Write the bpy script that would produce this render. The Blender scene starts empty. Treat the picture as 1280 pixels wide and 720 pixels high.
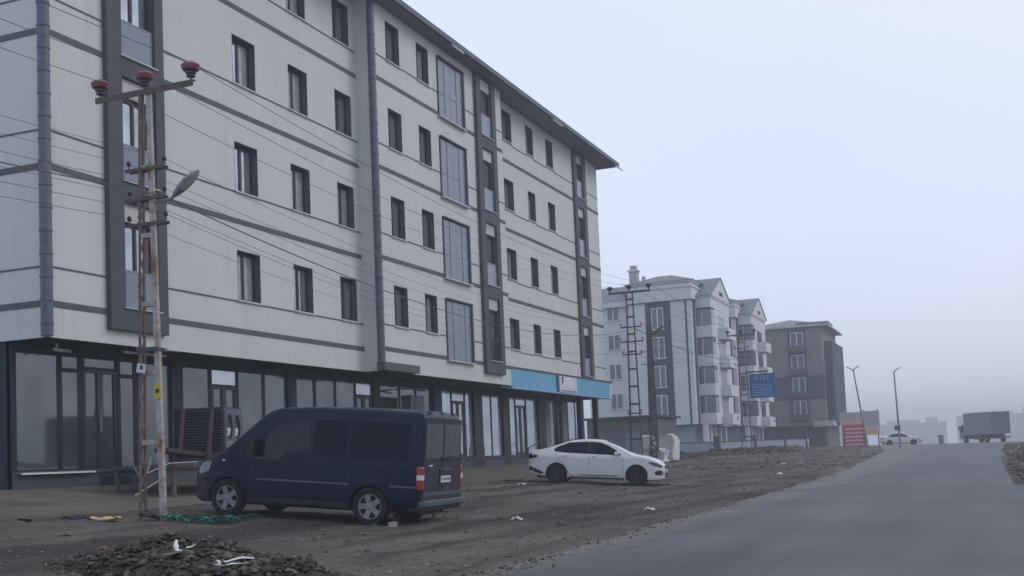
import bpy, bmesh, math, random
from mathutils import Vector, Matrix, noise
R = math.radians
rnd = random.Random(7)
scene = bpy.context.scene
COL = scene.collection
EYE = 1.3

# ------------------------------------------------------------------ materials
def new_mat(name):
    m = bpy.data.materials.new(name); m.use_nodes = True
    nt = m.node_tree; b = nt.nodes['Principled BSDF']
    return m, nt, b
def N(nt, t, **kw):
    n = nt.nodes.new(t)
    for k, v in kw.items():
        if k in n.inputs: n.inputs[k].default_value = v
        else: setattr(n, k, v)
    return n
def mat(name, col, rough=.8, metal=0., var=.12, scale=3., bump=.0, bscale=40., spec=.4, stain=None, coat=0.):
    """principled surface whose own colour is mottled by two octaves of noise"""
    m, nt, b = new_mat(name)
    tc = N(nt, 'ShaderNodeTexCoord')
    n1 = N(nt, 'ShaderNodeTexNoise', Scale=scale, Detail=6., Roughness=.6)
    nt.links.new(tc.outputs['Object'], n1.inputs['Vector'])
    r = N(nt, 'ShaderNodeValToRGB')
    lo = [max(0, c*(1-var)) for c in col]; hi = [min(1, c*(1+var)) for c in col]
    r.color_ramp.elements[0].position = .3; r.color_ramp.elements[0].color = (*lo, 1)
    r.color_ramp.elements[1].position = .7; r.color_ramp.elements[1].color = (*hi, 1)
    nt.links.new(n1.outputs['Fac'], r.inputs['Fac'])
    out = r.outputs['Color']
    if stain:
        n2 = N(nt, 'ShaderNodeTexNoise', Scale=stain[1], Detail=8., Roughness=.7)
        mp = N(nt, 'ShaderNodeMapping'); mp.inputs['Scale'].default_value = stain[3] if len(stain) > 3 else (1, 1, 1)
        nt.links.new(tc.outputs['Object'], mp.inputs['Vector']); nt.links.new(mp.outputs['Vector'], n2.inputs['Vector'])
        r2 = N(nt, 'ShaderNodeValToRGB')
        r2.color_ramp.elements[0].position = stain[2]; r2.color_ramp.elements[1].position = stain[2]+.14
        nt.links.new(n2.outputs['Fac'], r2.inputs['Fac'])
        mx = N(nt, 'ShaderNodeMix', data_type='RGBA')
        nt.links.new(r2.outputs['Color'], mx.inputs[0]); nt.links.new(out, mx.inputs[6]); mx.inputs[7].default_value = (*stain[0], 1)
        out = mx.outputs[2]
    nt.links.new(out, b.inputs['Base Color'])
    b.inputs['Roughness'].default_value = rough; b.inputs['Metallic'].default_value = metal
    b.inputs['Specular IOR Level'].default_value = spec
    if coat: b.inputs['Coat Weight'].default_value = coat; b.inputs['Coat Roughness'].default_value = .08
    if bump:
        n3 = N(nt, 'ShaderNodeTexNoise', Scale=bscale, Detail=5.)
        nt.links.new(tc.outputs['Object'], n3.inputs['Vector'])
        bp = N(nt, 'ShaderNodeBump', Strength=bump, Distance=.02)
        nt.links.new(n3.outputs['Fac'], bp.inputs['Height']); nt.links.new(bp.outputs['Normal'], b.inputs['Normal'])
    return m
M = {}
M['stucco'] = mat('stucco', (.512, .525, .512), .9, var=.03, scale=.35, bump=.25, bscale=60, spec=.2, stain=((.470, .482, .468), 1.9, .54, (1, 1, .10)))
M['stucco_side'] = M['stucco']
M['charcoal'] = mat('charcoal_paint', (.07, .072, .082), .75, var=.08, scale=1.5, spec=.3)
M['band'] = mat('band_paint', (.10, .105, .112), .85, var=.08, spec=.2)
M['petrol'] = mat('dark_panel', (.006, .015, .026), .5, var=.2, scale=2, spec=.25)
M['pipe'] = mat('pipe_grey', (.09, .10, .13), .5, var=.2, scale=8)
M['sill'] = mat('marble_sill', (.42, .43, .43), .5, var=.1, scale=8)
M['frame'] = mat('window_frame', (.018, .027, .038), .4, var=.1)
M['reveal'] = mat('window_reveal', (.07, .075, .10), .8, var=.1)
M['roofmetal'] = mat('eave_metal', (.055, .062, .085), .5, var=.15, scale=1.5)
M['soffit'] = mat('eave_soffit', (.16, .175, .21), .7, var=.06)
M['white'] = mat('white_plastic', (.62, .62, .60), .5, var=.04)
M['shutter'] = mat('shutter_box', (.42, .42, .40), .6, var=.05)
M['frost'] = mat('frosted_panel', (.15, .175, .23), .22, var=.12, scale=2.5, spec=.6)
M['curtain'] = mat('curtained_glass', (.13, .145, .20), .25, var=.14, scale=2.2, spec=.8)
M['plaster_dark'] = mat('plinth_paint', (.055, .066, .082), .85, var=.12, scale=2)
M['concrete'] = mat('concrete', (.118, .104, .084), .95, var=.18, scale=.9, bump=.35, bscale=18, spec=.1, stain=((.080, .070, .060), .55, .5))
M['rust'] = mat('weathered_steel', (.34, .32, .29), .85, var=.25, scale=9, spec=.2, stain=((.17, .10, .06), 3.2, .50, (1, 1, .6)))
M['rust_dark'] = mat('rusty_steel', (.13, .105, .09), .85, var=.4, scale=7, spec=.2)
M['steel_dark'] = mat('dark_steel', (.075, .06, .058), .7, var=.3, scale=8)
M['steel_grey'] = mat('galvanised', (.22, .22, .23), .5, metal=.4, var=.15, scale=10)
M['red_cap'] = mat('red_ceramic', (.15, .035, .035), .35, var=.2, scale=14, spec=.6)
M['dark_ceramic'] = mat('brown_ceramic', (.035, .03, .045), .25, var=.2, spec=.7)
M['wire'] = mat('cable', (.075, .08, .095), .7, var=.05)
M['navy'] = mat('navy_paint', (.0008, .0075, .024), .34, var=.2, scale=1.2, spec=.22, coat=.0, stain=((.005, .011, .024), 1.6, .56))
M['navy_dusty'] = mat('dusty_navy_paint', (.016, .023, .032), .6, var=.25, scale=1.5, spec=.35)
M['van_rear'] = M['navy']
M['black_glass'] = mat('tinted_glass', (.0015, .006, .016), .12, var=.1, spec=.12)
M['van_glass_clear'] = mat('cab_glass', (.006, .013, .022), .08, var=.3, scale=3, spec=.3)
M['rear_glass'] = mat('dusty_rear_glass', (.05, .058, .068), .35, var=.25, scale=3, spec=.6)
M['blackplastic'] = mat('black_plastic', (.014, .015, .018), .6, var=.15)
M['greyplastic'] = mat('grey_bumper', (.06, .07, .09), .6, var=.15)
M['tyre'] = mat('tyre_rubber', (.011, .011, .013), .9, var=.3, scale=10)
M['alloy'] = mat('alloy', (.21, .215, .22), .5, metal=.3, var=.15, scale=12)
M['alloy_dark'] = mat('dark_alloy', (.035, .038, .045), .4, metal=.3, var=.15)
M['redlamp'] = mat('tail_lamp', (.28, .012, .02), .2, var=.2, scale=10, spec=.8)
M['whitelamp'] = mat('lamp_lens', (.55, .50, .50), .15, var=.15, spec=.9)
M['headlamp'] = mat('headlamp', (.10, .11, .13), .1, var=.5, scale=12, spec=.9)
M['plate'] = mat('plate', (.5, .5, .52), .5, var=.05)
M['carwhite'] = mat('white_car_paint', (.66, .68, .66), .3, var=.03, coat=.5, stain=((.50, .50, .46), 2.5, .6))
M['sign_blue'] = mat('sign_blue', (.085, .30, .46), .45, var=.05, scale=1)
M['sign_navy'] = mat('sign_navy', (.03, .05, .16), .5, var=.05)
M['sign_pale'] = mat('sign_pale', (.50, .52, .56), .5, var=.06)
M['sign_white'] = mat('sign_letter', (.75, .77, .78), .5, var=.03)
M['sign_deep'] = mat('sign_deep_blue', (.015, .10, .24), .4, var=.08)
M['sign_light'] = mat('sign_light_blue', (.22, .36, .62), .5, var=.05)
M['red_sign'] = mat('red_board', (.42, .05, .09), .6, var=.1)
M['pink_sign'] = mat('pale_red_board', (.60, .36, .40), .6, var=.1)
M['grey_sign'] = mat('grey_board', (.33, .36, .38), .6, var=.1)
M['ochre_sign'] = mat('ochre_board', (.58, .45, .25), .6, var=.1)
M['navybox'] = mat('hvac_steel', (.025, .032, .055), .5, var=.15, scale=3)
M['hvac_face'] = mat('hvac_face', (.09, .095, .115), .6, var=.15, scale=4)
M['wood'] = mat('old_plank', (.055, .035, .04), .8, var=.3, scale=7)
M['yellow'] = mat('yellow_tag', (.45, .36, .05), .6, var=.1)
M['green'] = mat('green_mark', (.03, .28, .20), .6, var=.1)
M['tan_bag'] = mat('tan_sack', (.50, .34, .16), .8, var=.2, scale=9)
M['net'] = mat('green_net', (.018, .055, .045), .9, var=.4, scale=12)
M['red_scrap'] = mat('red_scrap', (.22, .06, .05), .8, var=.2, scale=9)
M['dark_cloth'] = mat('dark_cloth', (.035, .028, .035), .95, var=.3, scale=7)
M['wrap'] = mat('plastic_wrap', (.50, .50, .50), .35, var=.25, scale=4, bump=.8, bscale=6, stain=((.30, .29, .28), 2, .6))
M['wallwhite'] = mat('pale_render', (.57, .58, .59), .9, var=.04, scale=.8, spec=.2, stain=((.50, .51, .525), 1.5, .62, (1, 1, .2)))
M['wallblue'] = mat('blue_grey_render', (.26, .295, .36), .9, var=.05, scale=.8, spec=.2)
M['wallgrey'] = mat('grey_render', (.12, .12, .135), .9, var=.06, spec=.2)
M['wallbeige'] = mat('taupe_render', (.165, .170, .160), .9, var=.05, spec=.2)
M['wallslate'] = mat('slate_render', (.06, .07, .10), .9, var=.05, spec=.2)
M['rooftile'] = mat('roof_sheet', (.16, .18, .20), .7, var=.12, scale=2)
M['pvc'] = mat('pvc_frame', (.55, .57, .60), .5, var=.03)
M['farglass'] = mat('far_window', (.07, .085, .12), .15, var=.2, scale=.8, spec=.8)
M['truckbox'] = mat('box_panel', (.22, .26, .32), .5, var=.06)
M['truckrear'] = mat('box_doors', (.09, .12, .14), .6, var=.12, scale=2)
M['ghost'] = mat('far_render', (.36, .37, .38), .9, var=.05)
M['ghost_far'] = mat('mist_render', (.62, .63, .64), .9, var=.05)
M['orange'] = mat('orange_plastic', (.5, .13, .07), .5, var=.1)
M['brick'] = mat('brick', (.26, .10, .07), .9, var=.2, scale=5)
M['rock'] = mat('stone', (.090, .080, .070), .95, var=.45, scale=4, bump=.5, bscale=25)
M['palestone'] = mat('pale_stone', (.30, .29, .27), .95, var=.25, scale=6, bump=.3)
M['heap'] = mat('heap_soil', (.058, .049, .042), 1., var=.55, scale=6, bump=1., bscale=30, spec=.1)
M['weed'] = mat('dry_weed', (.10, .065, .035), 1., var=.4, scale=9)

def glass_store():
    """shop glazing: dark, smooth, a little uneven like real panes"""
    m, nt, b = new_mat('shop_glass')
    tc = N(nt, 'ShaderNodeTexCoord')
    n = N(nt, 'ShaderNodeTexNoise', Scale=.9, Detail=4.)
    nt.links.new(tc.outputs['Object'], n.inputs['Vector'])
    r = N(nt, 'ShaderNodeValToRGB')
    r.color_ramp.elements[0].position = .35; r.color_ramp.elements[0].color = (.085, .10, .11, 1)
    r.color_ramp.elements[1].position = .7; r.color_ramp.elements[1].color = (.14, .16, .17, 1)
    nt.links.new(n.outputs['Fac'], r.inputs['Fac']); nt.links.new(r.outputs['Color'], b.inputs['Base Color'])
    b.inputs['Roughness'].default_value = .09; b.inputs['Specular IOR Level'].default_value = 1.0
    b.inputs['IOR'].default_value = 1.6; b.inputs['Metallic'].default_value = .5
    bp = N(nt, 'ShaderNodeBump', Strength=.06, Distance=.02)
    n3 = N(nt, 'ShaderNodeTexNoise', Scale=1.6)
    nt.links.new(tc.outputs['Object'], n3.inputs['Vector'])
    nt.links.new(n3.outputs['Fac'], bp.inputs['Height']); nt.links.new(bp.outputs['Normal'], b.inputs['Normal'])
    return m
M['shopglass'] = glass_store()
M['shopglass_pale'] = glass_store(); M['shopglass_pale'].name = 'pale_shop_glass'  # second copy of the shop glazing, with a paler and more metallic colour
for n_ in M['shopglass_pale'].node_tree.nodes:
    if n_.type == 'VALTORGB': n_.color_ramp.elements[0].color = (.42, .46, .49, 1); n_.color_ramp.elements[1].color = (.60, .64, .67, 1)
M['shopglass_pale'].node_tree.nodes['Principled BSDF'].inputs['Metallic'].default_value = .6
M['pane'] = mat('flat_glass', (.40, .43, .46), .07, .7, var=.4, scale=.7, spec=1.)
M['pane'].node_tree.nodes['Principled BSDF'].inputs['IOR'].default_value = 1.7

def ground_mat():
    m, nt, b = new_mat('dirt_lot')
    tc = N(nt, 'ShaderNodeTexCoord')
    def no(s, d=8., r=.6):
        n = N(nt, 'ShaderNodeTexNoise', Scale=s, Detail=d, Roughness=r); nt.links.new(tc.outputs['Object'], n.inputs['Vector']); return n
    def ramp(src, stops):
        r = N(nt, 'ShaderNodeValToRGB'); e = r.color_ramp.elements
        e[0].position, e[0].color = stops[0][0], (*stops[0][1], 1); e[1].position, e[1].color = stops[-1][0], (*stops[-1][1], 1)
        for p, c in stops[1:-1]:
            q = e.new(p); q.color = (*c, 1)
        nt.links.new(src, r.inputs['Fac']); return r.outputs['Color']
    big = ramp(no(.22, 5).outputs['Fac'], [(.30, (.058, .050, .046)), (.5, (.095, .083, .073)), (.70, (.140, .126, .105))])
    fine = ramp(no(9., 8, .75).outputs['Fac'], [(.25, (.35, .35, .35)), (.75, (1.5, 1.5, 1.5))])
    mx = N(nt, 'ShaderNodeMix', data_type='RGBA', blend_type='MULTIPLY'); mx.inputs[0].default_value = 1
    nt.links.new(big, mx.inputs[6]); nt.links.new(fine, mx.inputs[7])
    # pale pebbles
    v = N(nt, 'ShaderNodeTexVoronoi', Scale=16.); nt.links.new(tc.outputs['Object'], v.inputs['Vector'])
    hs = N(nt, 'ShaderNodeSeparateColor'); nt.links.new(v.outputs['Color'], hs.inputs['Color'])
    g = N(nt, 'ShaderNodeMath', operation='GREATER_THAN'); g.inputs[1].default_value = .955; nt.links.new(hs.outputs[0], g.inputs[0])
    l = N(nt, 'ShaderNodeMath', operation='LESS_THAN'); l.inputs[1].default_value = .24; nt.links.new(v.outputs['Distance'], l.inputs[0])
    mu = N(nt, 'ShaderNodeMath', operation='MULTIPLY'); nt.links.new(g.outputs[0], mu.inputs[0]); nt.links.new(l.outputs[0], mu.inputs[1])
    mx2 = N(nt, 'ShaderNodeMix', data_type='RGBA'); nt.links.new(mu.outputs[0], mx2.inputs[0])
    nt.links.new(mx.outputs[2], mx2.inputs[6]); mx2.inputs[7].default_value = (.17, .16, .15, 1)
    # wheel tracks running along the lot
    w = N(nt, 'ShaderNodeMapping'); w.inputs['Scale'].default_value = (1.1, .06, 1); w.inputs['Rotation'].default_value = (0, 0, .12)
    nt.links.new(tc.outputs['Object'], w.inputs['Vector'])
    n5 = N(nt, 'ShaderNodeTexNoise', Scale=1.3, Detail=4.); nt.links.new(w.outputs['Vector'], n5.inputs['Vector'])
    tr = ramp(n5.outputs['Fac'], [(.38, (.60, .58, .62)), (.50, (1.02, 1.02, 1.02)), (.62, (1.22, 1.22, 1.20))])
    mx3 = N(nt, 'ShaderNodeMix', data_type='RGBA', blend_type='MULTIPLY'); mx3.inputs[0].default_value = 1
    nt.links.new(mx2.outputs[2], mx3.inputs[6]); nt.links.new(tr, mx3.inputs[7])
    nt.links.new(mx3.outputs[2], b.inputs['Base Color'])
    b.inputs['Roughness'].default_value = .92; b.inputs['Specular IOR Level'].default_value = .15
    bp = N(nt, 'ShaderNodeBump', Strength=.8, Distance=.05)
    nt.links.new(no(14., 8, .7).outputs['Fac'], bp.inputs['Height'])
    bp2 = N(nt, 'ShaderNodeBump', Strength=.6, Distance=.12)
    nt.links.new(no(2.2, 5, .6).outputs['Fac'], bp2.inputs['Height']); nt.links.new(bp.outputs['Normal'], bp2.inputs['Normal'])
    nt.links.new(bp2.outputs['Normal'], b.inputs['Normal'])
    return m
def road_mat():
    m, nt, b = new_mat('asphalt')
    tc = N(nt, 'ShaderNodeTexCoord')
    mp = N(nt, 'ShaderNodeMapping'); mp.inputs['Scale'].default_value = (1., .09, 1.)
    nt.links.new(tc.outputs['Object'], mp.inputs['Vector'])
    n1 = N(nt, 'ShaderNodeTexNoise', Scale=.8, Detail=6., Roughness=.6); nt.links.new(mp.outputs['Vector'], n1.inputs['Vector'])
    r1 = N(nt, 'ShaderNodeValToRGB'); e = r1.color_ramp.elements
    e[0].position = .33; e[0].color = (.041, .045, .047, 1); e[1].position = .66; e[1].color = (.082, .087, .088, 1)
    nt.links.new(n1.outputs['Fac'], r1.inputs['Fac'])
    n2 = N(nt, 'ShaderNodeTexNoise', Scale=45., Detail=6., Roughness=.8); nt.links.new(tc.outputs['Object'], n2.inputs['Vector'])
    r2 = N(nt, 'ShaderNodeValToRGB'); e = r2.color_ramp.elements
    e[0].position = .3; e[0].color = (.72, .72, .72, 1); e[1].position = .7; e[1].color = (1.25, 1.25, 1.25, 1)
    nt.links.new(n2.outputs['Fac'], r2.inputs['Fac'])
    mx = N(nt, 'ShaderNodeMix', data_type='RGBA', blend_type='MULTIPLY'); mx.inputs[0].default_value = 1
    nt.links.new(r1.outputs['Color'], mx.inputs[6]); nt.links.new(r2.outputs['Color'], mx.inputs[7])
    # repair seam crossing the road
    sp = N(nt, 'ShaderNodeSeparateXYZ'); nt.links.new(tc.outputs['Object'], sp.inputs[0])
    n3 = N(nt, 'ShaderNodeTexNoise', Scale=1.5, Detail=4.); nt.links.new(tc.outputs['Object'], n3.inputs['Vector'])
    a = N(nt, 'ShaderNodeMath', operation='MULTIPLY_ADD'); a.inputs[1].default_value = 1.6; nt.links.new(n3.outputs['Fac'], a.inputs[0]); nt.links.new(sp.outputs['Y'], a.inputs[2])
    s = N(nt, 'ShaderNodeMath', operation='SUBTRACT'); s.inputs[1].default_value = 59.8; nt.links.new(a.outputs[0], s.inputs[0])
    ab = N(nt, 'ShaderNodeMath', operation='ABSOLUTE'); nt.links.new(s.outputs[0], ab.inputs[0])
    lt = N(nt, 'ShaderNodeMath', operation='LESS_THAN'); lt.inputs[1].default_value = .28; nt.links.new(ab.outputs[0], lt.inputs[0])
    mx2 = N(nt, 'ShaderNodeMix', data_type='RGBA'); nt.links.new(lt.outputs[0], mx2.inputs[0]); nt.links.new(mx.outputs[2], mx2.inputs[6]); mx2.inputs[7].default_value = (.045, .047, .055, 1)
    n6 = N(nt, 'ShaderNodeTexNoise', Scale=.9, Detail=9., Roughness=.75); nt.links.new(tc.outputs['Object'], n6.inputs['Vector'])
    d1 = N(nt, 'ShaderNodeMath', operation='MULTIPLY_ADD'); d1.inputs[1].default_value = -.55; d1.inputs[2].default_value = -2.72; nt.links.new(sp.outputs['X'], d1.inputs[0])
    d2 = N(nt, 'ShaderNodeMath', operation='MULTIPLY_ADD'); d2.inputs[1].default_value = 1.5; nt.links.new(n6.outputs['Fac'], d2.inputs[0]); nt.links.new(d1.outputs[0], d2.inputs[2])
    d3 = N(nt, 'ShaderNodeMapRange'); d3.inputs['From Min'].default_value = .55; d3.inputs['From Max'].default_value = 1.0; nt.links.new(d2.outputs[0], d3.inputs['Value'])
    mx4 = N(nt, 'ShaderNodeMix', data_type='RGBA'); nt.links.new(d3.outputs[0], mx4.inputs[0]); nt.links.new(mx2.outputs[2], mx4.inputs[6]); mx4.inputs[7].default_value = (.115, .104, .088, 1)
    # darker patched areas
    n7 = N(nt, 'ShaderNodeTexNoise', Scale=.16, Detail=3., Roughness=.5); nt.links.new(tc.outputs['Object'], n7.inputs['Vector'])
    r7 = N(nt, 'ShaderNodeValToRGB'); e = r7.color_ramp.elements; e[0].position = .44; e[0].color = (.80, .80, .80, 1); e[1].position = .54; e[1].color = (1.06, 1.06, 1.06, 1); nt.links.new(n7.outputs['Fac'], r7.inputs['Fac'])
    mx5 = N(nt, 'ShaderNodeMix', data_type='RGBA', blend_type='MULTIPLY'); mx5.inputs[0].default_value = 1; nt.links.new(mx4.outputs[2], mx5.inputs[6]); nt.links.new(r7.outputs['Color'], mx5.inputs[7])
    # fine cracks
    vc = N(nt, 'ShaderNodeTexVoronoi', feature='DISTANCE_TO_EDGE', Scale=.55); wv = N(nt, 'ShaderNodeMix', data_type='VECTOR'); wv.inputs[0].default_value = .12
    nt.links.new(tc.outputs['Object'], wv.inputs[4]); nt.links.new(n6.outputs['Color'], wv.inputs[5]); nt.links.new(wv.outputs[1], vc.inputs['Vector'])
    ck = N(nt, 'ShaderNodeMath', operation='LESS_THAN'); ck.inputs[1].default_value = .012; nt.links.new(vc.outputs['Distance'], ck.inputs[0])
    ck2 = N(nt, 'ShaderNodeMath', operation='MULTIPLY'); ck2.inputs[1].default_value = .55; nt.links.new(ck.outputs[0], ck2.inputs[0])
    mx6 = N(nt, 'ShaderNodeMix', data_type='RGBA'); nt.links.new(ck2.outputs[0], mx6.inputs[0]); nt.links.new(mx5.outputs[2], mx6.inputs[6]); mx6.inputs[7].default_value = (.022, .023, .025, 1)
    nt.links.new(mx6.outputs[2], b.inputs['Base Color'])
    b.inputs['Roughness'].default_value = .62; b.inputs['Specular IOR Level'].default_value = .35
    bp = N(nt, 'ShaderNodeBump', Strength=.35, Distance=.01); nt.links.new(n2.outputs['Fac'], bp.inputs['Height'])
    nt.links.new(bp.outputs['Normal'], b.inputs['Normal'])
    return m
M['ground'] = ground_mat(); M['road'] = road_mat()

# ------------------------------------------------------------------ mesh building
class MB:
    def __init__(self): self.v, self.f, self.m, self.mats = [], [], [], []
    def mi(self, m):
        if m is None: m = self.mats[0] if self.mats else 'white'
        if m not in self.mats: self.mats.append(m)
        return self.mats.index(m)
    def quad(self, pts, m=None):
        b = len(self.v); self.v += [tuple(p) for p in pts]; self.f.append(list(range(b, b+len(pts)))); self.m.append(self.mi(m)); return self
    def box(self, x0, x1, y0, y1, z0, z1, m=None, T=None):
        if x0 > x1: x0, x1 = x1, x0
        if y0 > y1: y0, y1 = y1, y0
        if z0 > z1: z0, z1 = z1, z0
        P = [(x0,y0,z0),(x1,y0,z0),(x1,y1,z0),(x0,y1,z0),(x0,y0,z1),(x1,y0,z1),(x1,y1,z1),(x0,y1,z1)]
        if T: P = [tuple(T @ Vector(p)) for p in P]
        b = len(self.v); self.v += P; k = self.mi(m)
        for q in ((0,3,2,1),(4,5,6,7),(0,1,5,4),(1,2,6,5),(2,3,7,6),(3,0,4,7)):
            self.f.append([b+i for i in q]); self.m.append(k)
        return self
    def tube(self, pts, r, n=8, m=None, cap=True):
        pts = [Vector(p) for p in pts]; rs = r if isinstance(r, (list, tuple)) else [r]*len(pts)
        b = len(self.v); k = self.mi(m)
        for i, p in enumerate(pts):
            d = (pts[min(i+1, len(pts)-1)] - pts[max(i-1, 0)]).normalized()
            u = d.cross(Vector((0,0,1)) if abs(d.z) < .95 else Vector((1,0,0))).normalized(); w = d.cross(u)
            for j in range(n):
                a = 2*math.pi*j/n; self.v.append(tuple(p + (u*math.cos(a)+w*math.sin(a))*rs[i]))
        for i in range(len(pts)-1):
            for j in range(n):
                a = b+i*n+j; c = b+i*n+(j+1)%n
                self.f.append([a, c, c+n, a+n]); self.m.append(k)
        if cap:
            self.f.append([b+j for j in range(n)][::-1]); self.m.append(k)
            self.f.append([b+(len(pts)-1)*n+j for j in range(n)]); self.m.append(k)
        return self
    def beam(self, a, b, w, h, m=None):
        """square bar from a to b"""
        a, b = Vector(a), Vector(b); d = b-a; L = d.length; d.normalize()
        u = d.cross(Vector((0,0,1)) if abs(d.z) < .95 else Vector((0,1,0))).normalized(); w2 = u.cross(d)
        T = Matrix((( u.x, w2.x, d.x, a.x),(u.y, w2.y, d.y, a.y),(u.z, w2.z, d.z, a.z),(0,0,0,1)))
        return self.box(-w/2, w/2, -h/2, h/2, 0, L, m, T)
    def lathe(self, prof, T=None, n=20, m=None):
        """prof: (radius, axial) pairs, about local z"""
        b = len(self.v); k = self.mi(m)
        for r, z in prof:
            for j in range(n):
                a = 2*math.pi*j/n; p = Vector((r*math.cos(a), r*math.sin(a), z)); self.v.append(tuple(T @ p if T else p))
        for i in range(len(prof)-1):
            for j in range(n):
                self.f.append([b+i*n+j, b+i*n+(j+1)%n, b+(i+1)*n+(j+1)%n, b+(i+1)*n+j]); self.m.append(k)
        self.f.append([b+j for j in range(n)][::-1]); self.m.append(k)
        self.f.append([b+(len(prof)-1)*n+j for j in range(n)]); self.m.append(k)
        return self
    def prism(self, poly, a0, a1, axis='y', m=None):
        """polygon extruded along an axis; poly in the other two coordinates"""
        def P(p, a): return {'x': (a, p[0], p[1]), 'y': (p[0], a, p[1]), 'z': (p[0], p[1], a)}[axis]
        b = len(self.v); n = len(poly); k = self.mi(m)
        self.v += [P(p, a0) for p in poly] + [P(p, a1) for p in poly]
        self.f.append([b+i for i in range(n)]); self.m.append(k)
        self.f.append([b+n+i for i in range(n)][::-1]); self.m.append(k)
        for i in range(n):
            self.f.append([b+i, b+n+i, b+n+(i+1)%n, b+(i+1)%n]); self.m.append(k)
        return self
    def mesh(self, name, org=(0,0,0)):
        me = bpy.data.meshes.new(name)
        me.from_pydata([(x-org[0], y-org[1], z-org[2]) for x, y, z in self.v], [], self.f)
        for i, p in enumerate(me.polygons): p.material_index = self.m[i]
        for m in self.mats: me.materials.append(M[m])
        return me
    def build(self, name, parent=None, smooth=None, fixn=True):
        org = tuple(parent['_o']) if parent is not None and '_o' in parent else (0,0,0)
        me = self.mesh(name, org)
        if fixn:
            bm = bmesh.new(); bm.from_mesh(me); bmesh.ops.recalc_face_normals(bm, faces=bm.faces); bm.to_mesh(me); bm.free()
        if smooth is not None:
            me.shade_smooth(); me.set_sharp_from_angle(angle=R(smooth))
        o = bpy.data.objects.new(name, me); COL.objects.link(o)
        if parent is not None:
            o.parent = parent; o['_o'] = org
        else: o['_o'] = (0, 0, 0)
        return o
def tag(o, label, cat, group=None, kind=None):
    if label: o['label'] = label
    if cat: o['category'] = cat
    if group: o['group'] = group
    if kind: o['kind'] = kind
    return o
def thing(name, label, cat, loc=(0,0,0), rot=(0,0,0), group=None, local=False):
    """empty at a thing's base. local=False: parts are written in world coordinates"""
    o = bpy.data.objects.new(name, None); COL.objects.link(o); o.location = loc; o.rotation_euler = rot
    o.empty_display_size = .3
    o['_o'] = (0,0,0) if local else tuple(loc)
    return tag(o, label, cat, group)
def copy_tree(o, parent=None):
    c = o.copy(); COL.objects.link(c); c.parent = parent
    for ch in list(o.children): copy_tree(ch, c)
    return c
def struct(o): o['kind'] = 'structure'; return o
def text_mesh(s, size, name, parent, m, T, depth=.01):
    """lettering as real raised mesh"""
    cu = bpy.data.curves.new(name, 'FONT'); cu.body = s; cu.size = size; cu.extrude = depth; cu.align_x = 'CENTER'; cu.align_y = 'CENTER'
    t = bpy.data.objects.new('tmp', cu); COL.objects.link(t)
    bpy.context.view_layer.update()
    me = bpy.data.meshes.new_from_object(t.evaluated_get(bpy.context.evaluated_depsgraph_get())); bpy.data.objects.remove(t)
    me.transform(T); org = parent['_o'] if parent is not None else (0,0,0)
    me.transform(Matrix.Translation((-org[0], -org[1], -org[2])))
    me.materials.clear(); me.materials.append(M[m])
    o = bpy.data.objects.new(name, me); COL.objects.link(o); o.parent = parent; o['_o'] = tuple(org)
    return o

# ------------------------------------------------------------------ terrain
def lerp_table(t, x):
    if x <= t[0][0]: return t[0][1]
    for (a, va), (b, vb) in zip(t, t[1:]):
        if x <= b: return va + (vb-va)*(x-a)/(b-a)
    return t[-1][1]
def ss(a, b, x):
    t = max(0., min(1., (x-a)/(b-a))); return t*t*(3-2*t)
EL = [(-30,-5.2),(12,-5.7),(20,-5.95),(27,-6.1),(45,-6.7),(103,-8.4),(130,-11),(145,-16),(160,-20),(400,-30)]
ER = [(-30,1.4),(30,1.0),(50,.85),(90,1.0),(118,1.6),(132,6),(145,14),(160,22),(400,40)]
def el(y): return lerp_table(EL, y) + .22*noise.noise(Vector((y*.35, 3, 0))) + .14*noise.noise(Vector((y*1.3, 9, 0)))+ .06*noise.noise(Vector((y*4.3, 9, 0)))
def er(y): return lerp_table(ER, y) + .14*noise.noise(Vector((y*.5, 13, 0))) + .25*noise.noise(Vector((y*.14, 23, 0)))+.1*noise.noise(Vector((y*1.7, 23, 0)))
NEAR = [(-70,1.0),(-23,1.02),(-20.3,1.08),(-18,.80),(-15,.60),(-13.4,.49),(-10.85,.31),(-10.1,.26),(-8,.14),(-6.4,.06),(-5.5,.02)]
FAR = [(-70,1.9),(-20,1.36),(0,.99),(12,.93),(70,.9)]
def roadz(x, y):
    s = ss(45, 140, y)
    z = s*lerp_table(FAR, x)
    if y > 165: z -= (y-165)*.012
    return z
def gz(x, y, rough=True):
    s = ss(45, 140, y); l, r = lerp_table(EL, y), lerp_table(ER, y)
    if x < l:
        near = lerp_table(NEAR, min(x, l) if x < -6 else x) if x > -70 else 1.0
        if y > 62 and x < -19: near = min(near, 1.05 - .3*ss(62, 72, y))
    elif x > r: near = lerp_table([(0, .02), (1.2, .22), (3, .33), (10, .30), (60, .2)], x-r)
    else: near = 0.
    z = near*(1-s) + s*lerp_table(FAR, x)
    if y > 165: z -= (y-165)*.012
    inside = x > l+.30 and x < r-.30
    if inside: return z-.10
    d = min(abs(x-l), abs(x-r))
    k = ss(.0, 1.2, d)
    if x > -15.2 and rough:
        z += k*(.05*noise.noise(Vector((x*.9, y*.7, 1))) + .022*noise.noise(Vector((x*3.1, y*3.1, 5))))
        if x > r: z += k*.10*abs(noise.noise(Vector((x*1.3, y*.6, 2))))
        if y > 60 and x < l: z += k*.10*max(0, noise.noise(Vector((x*.5, y*.25, 8))))
    if l-.3 < x < r+.3: z += .03
    return z
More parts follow.
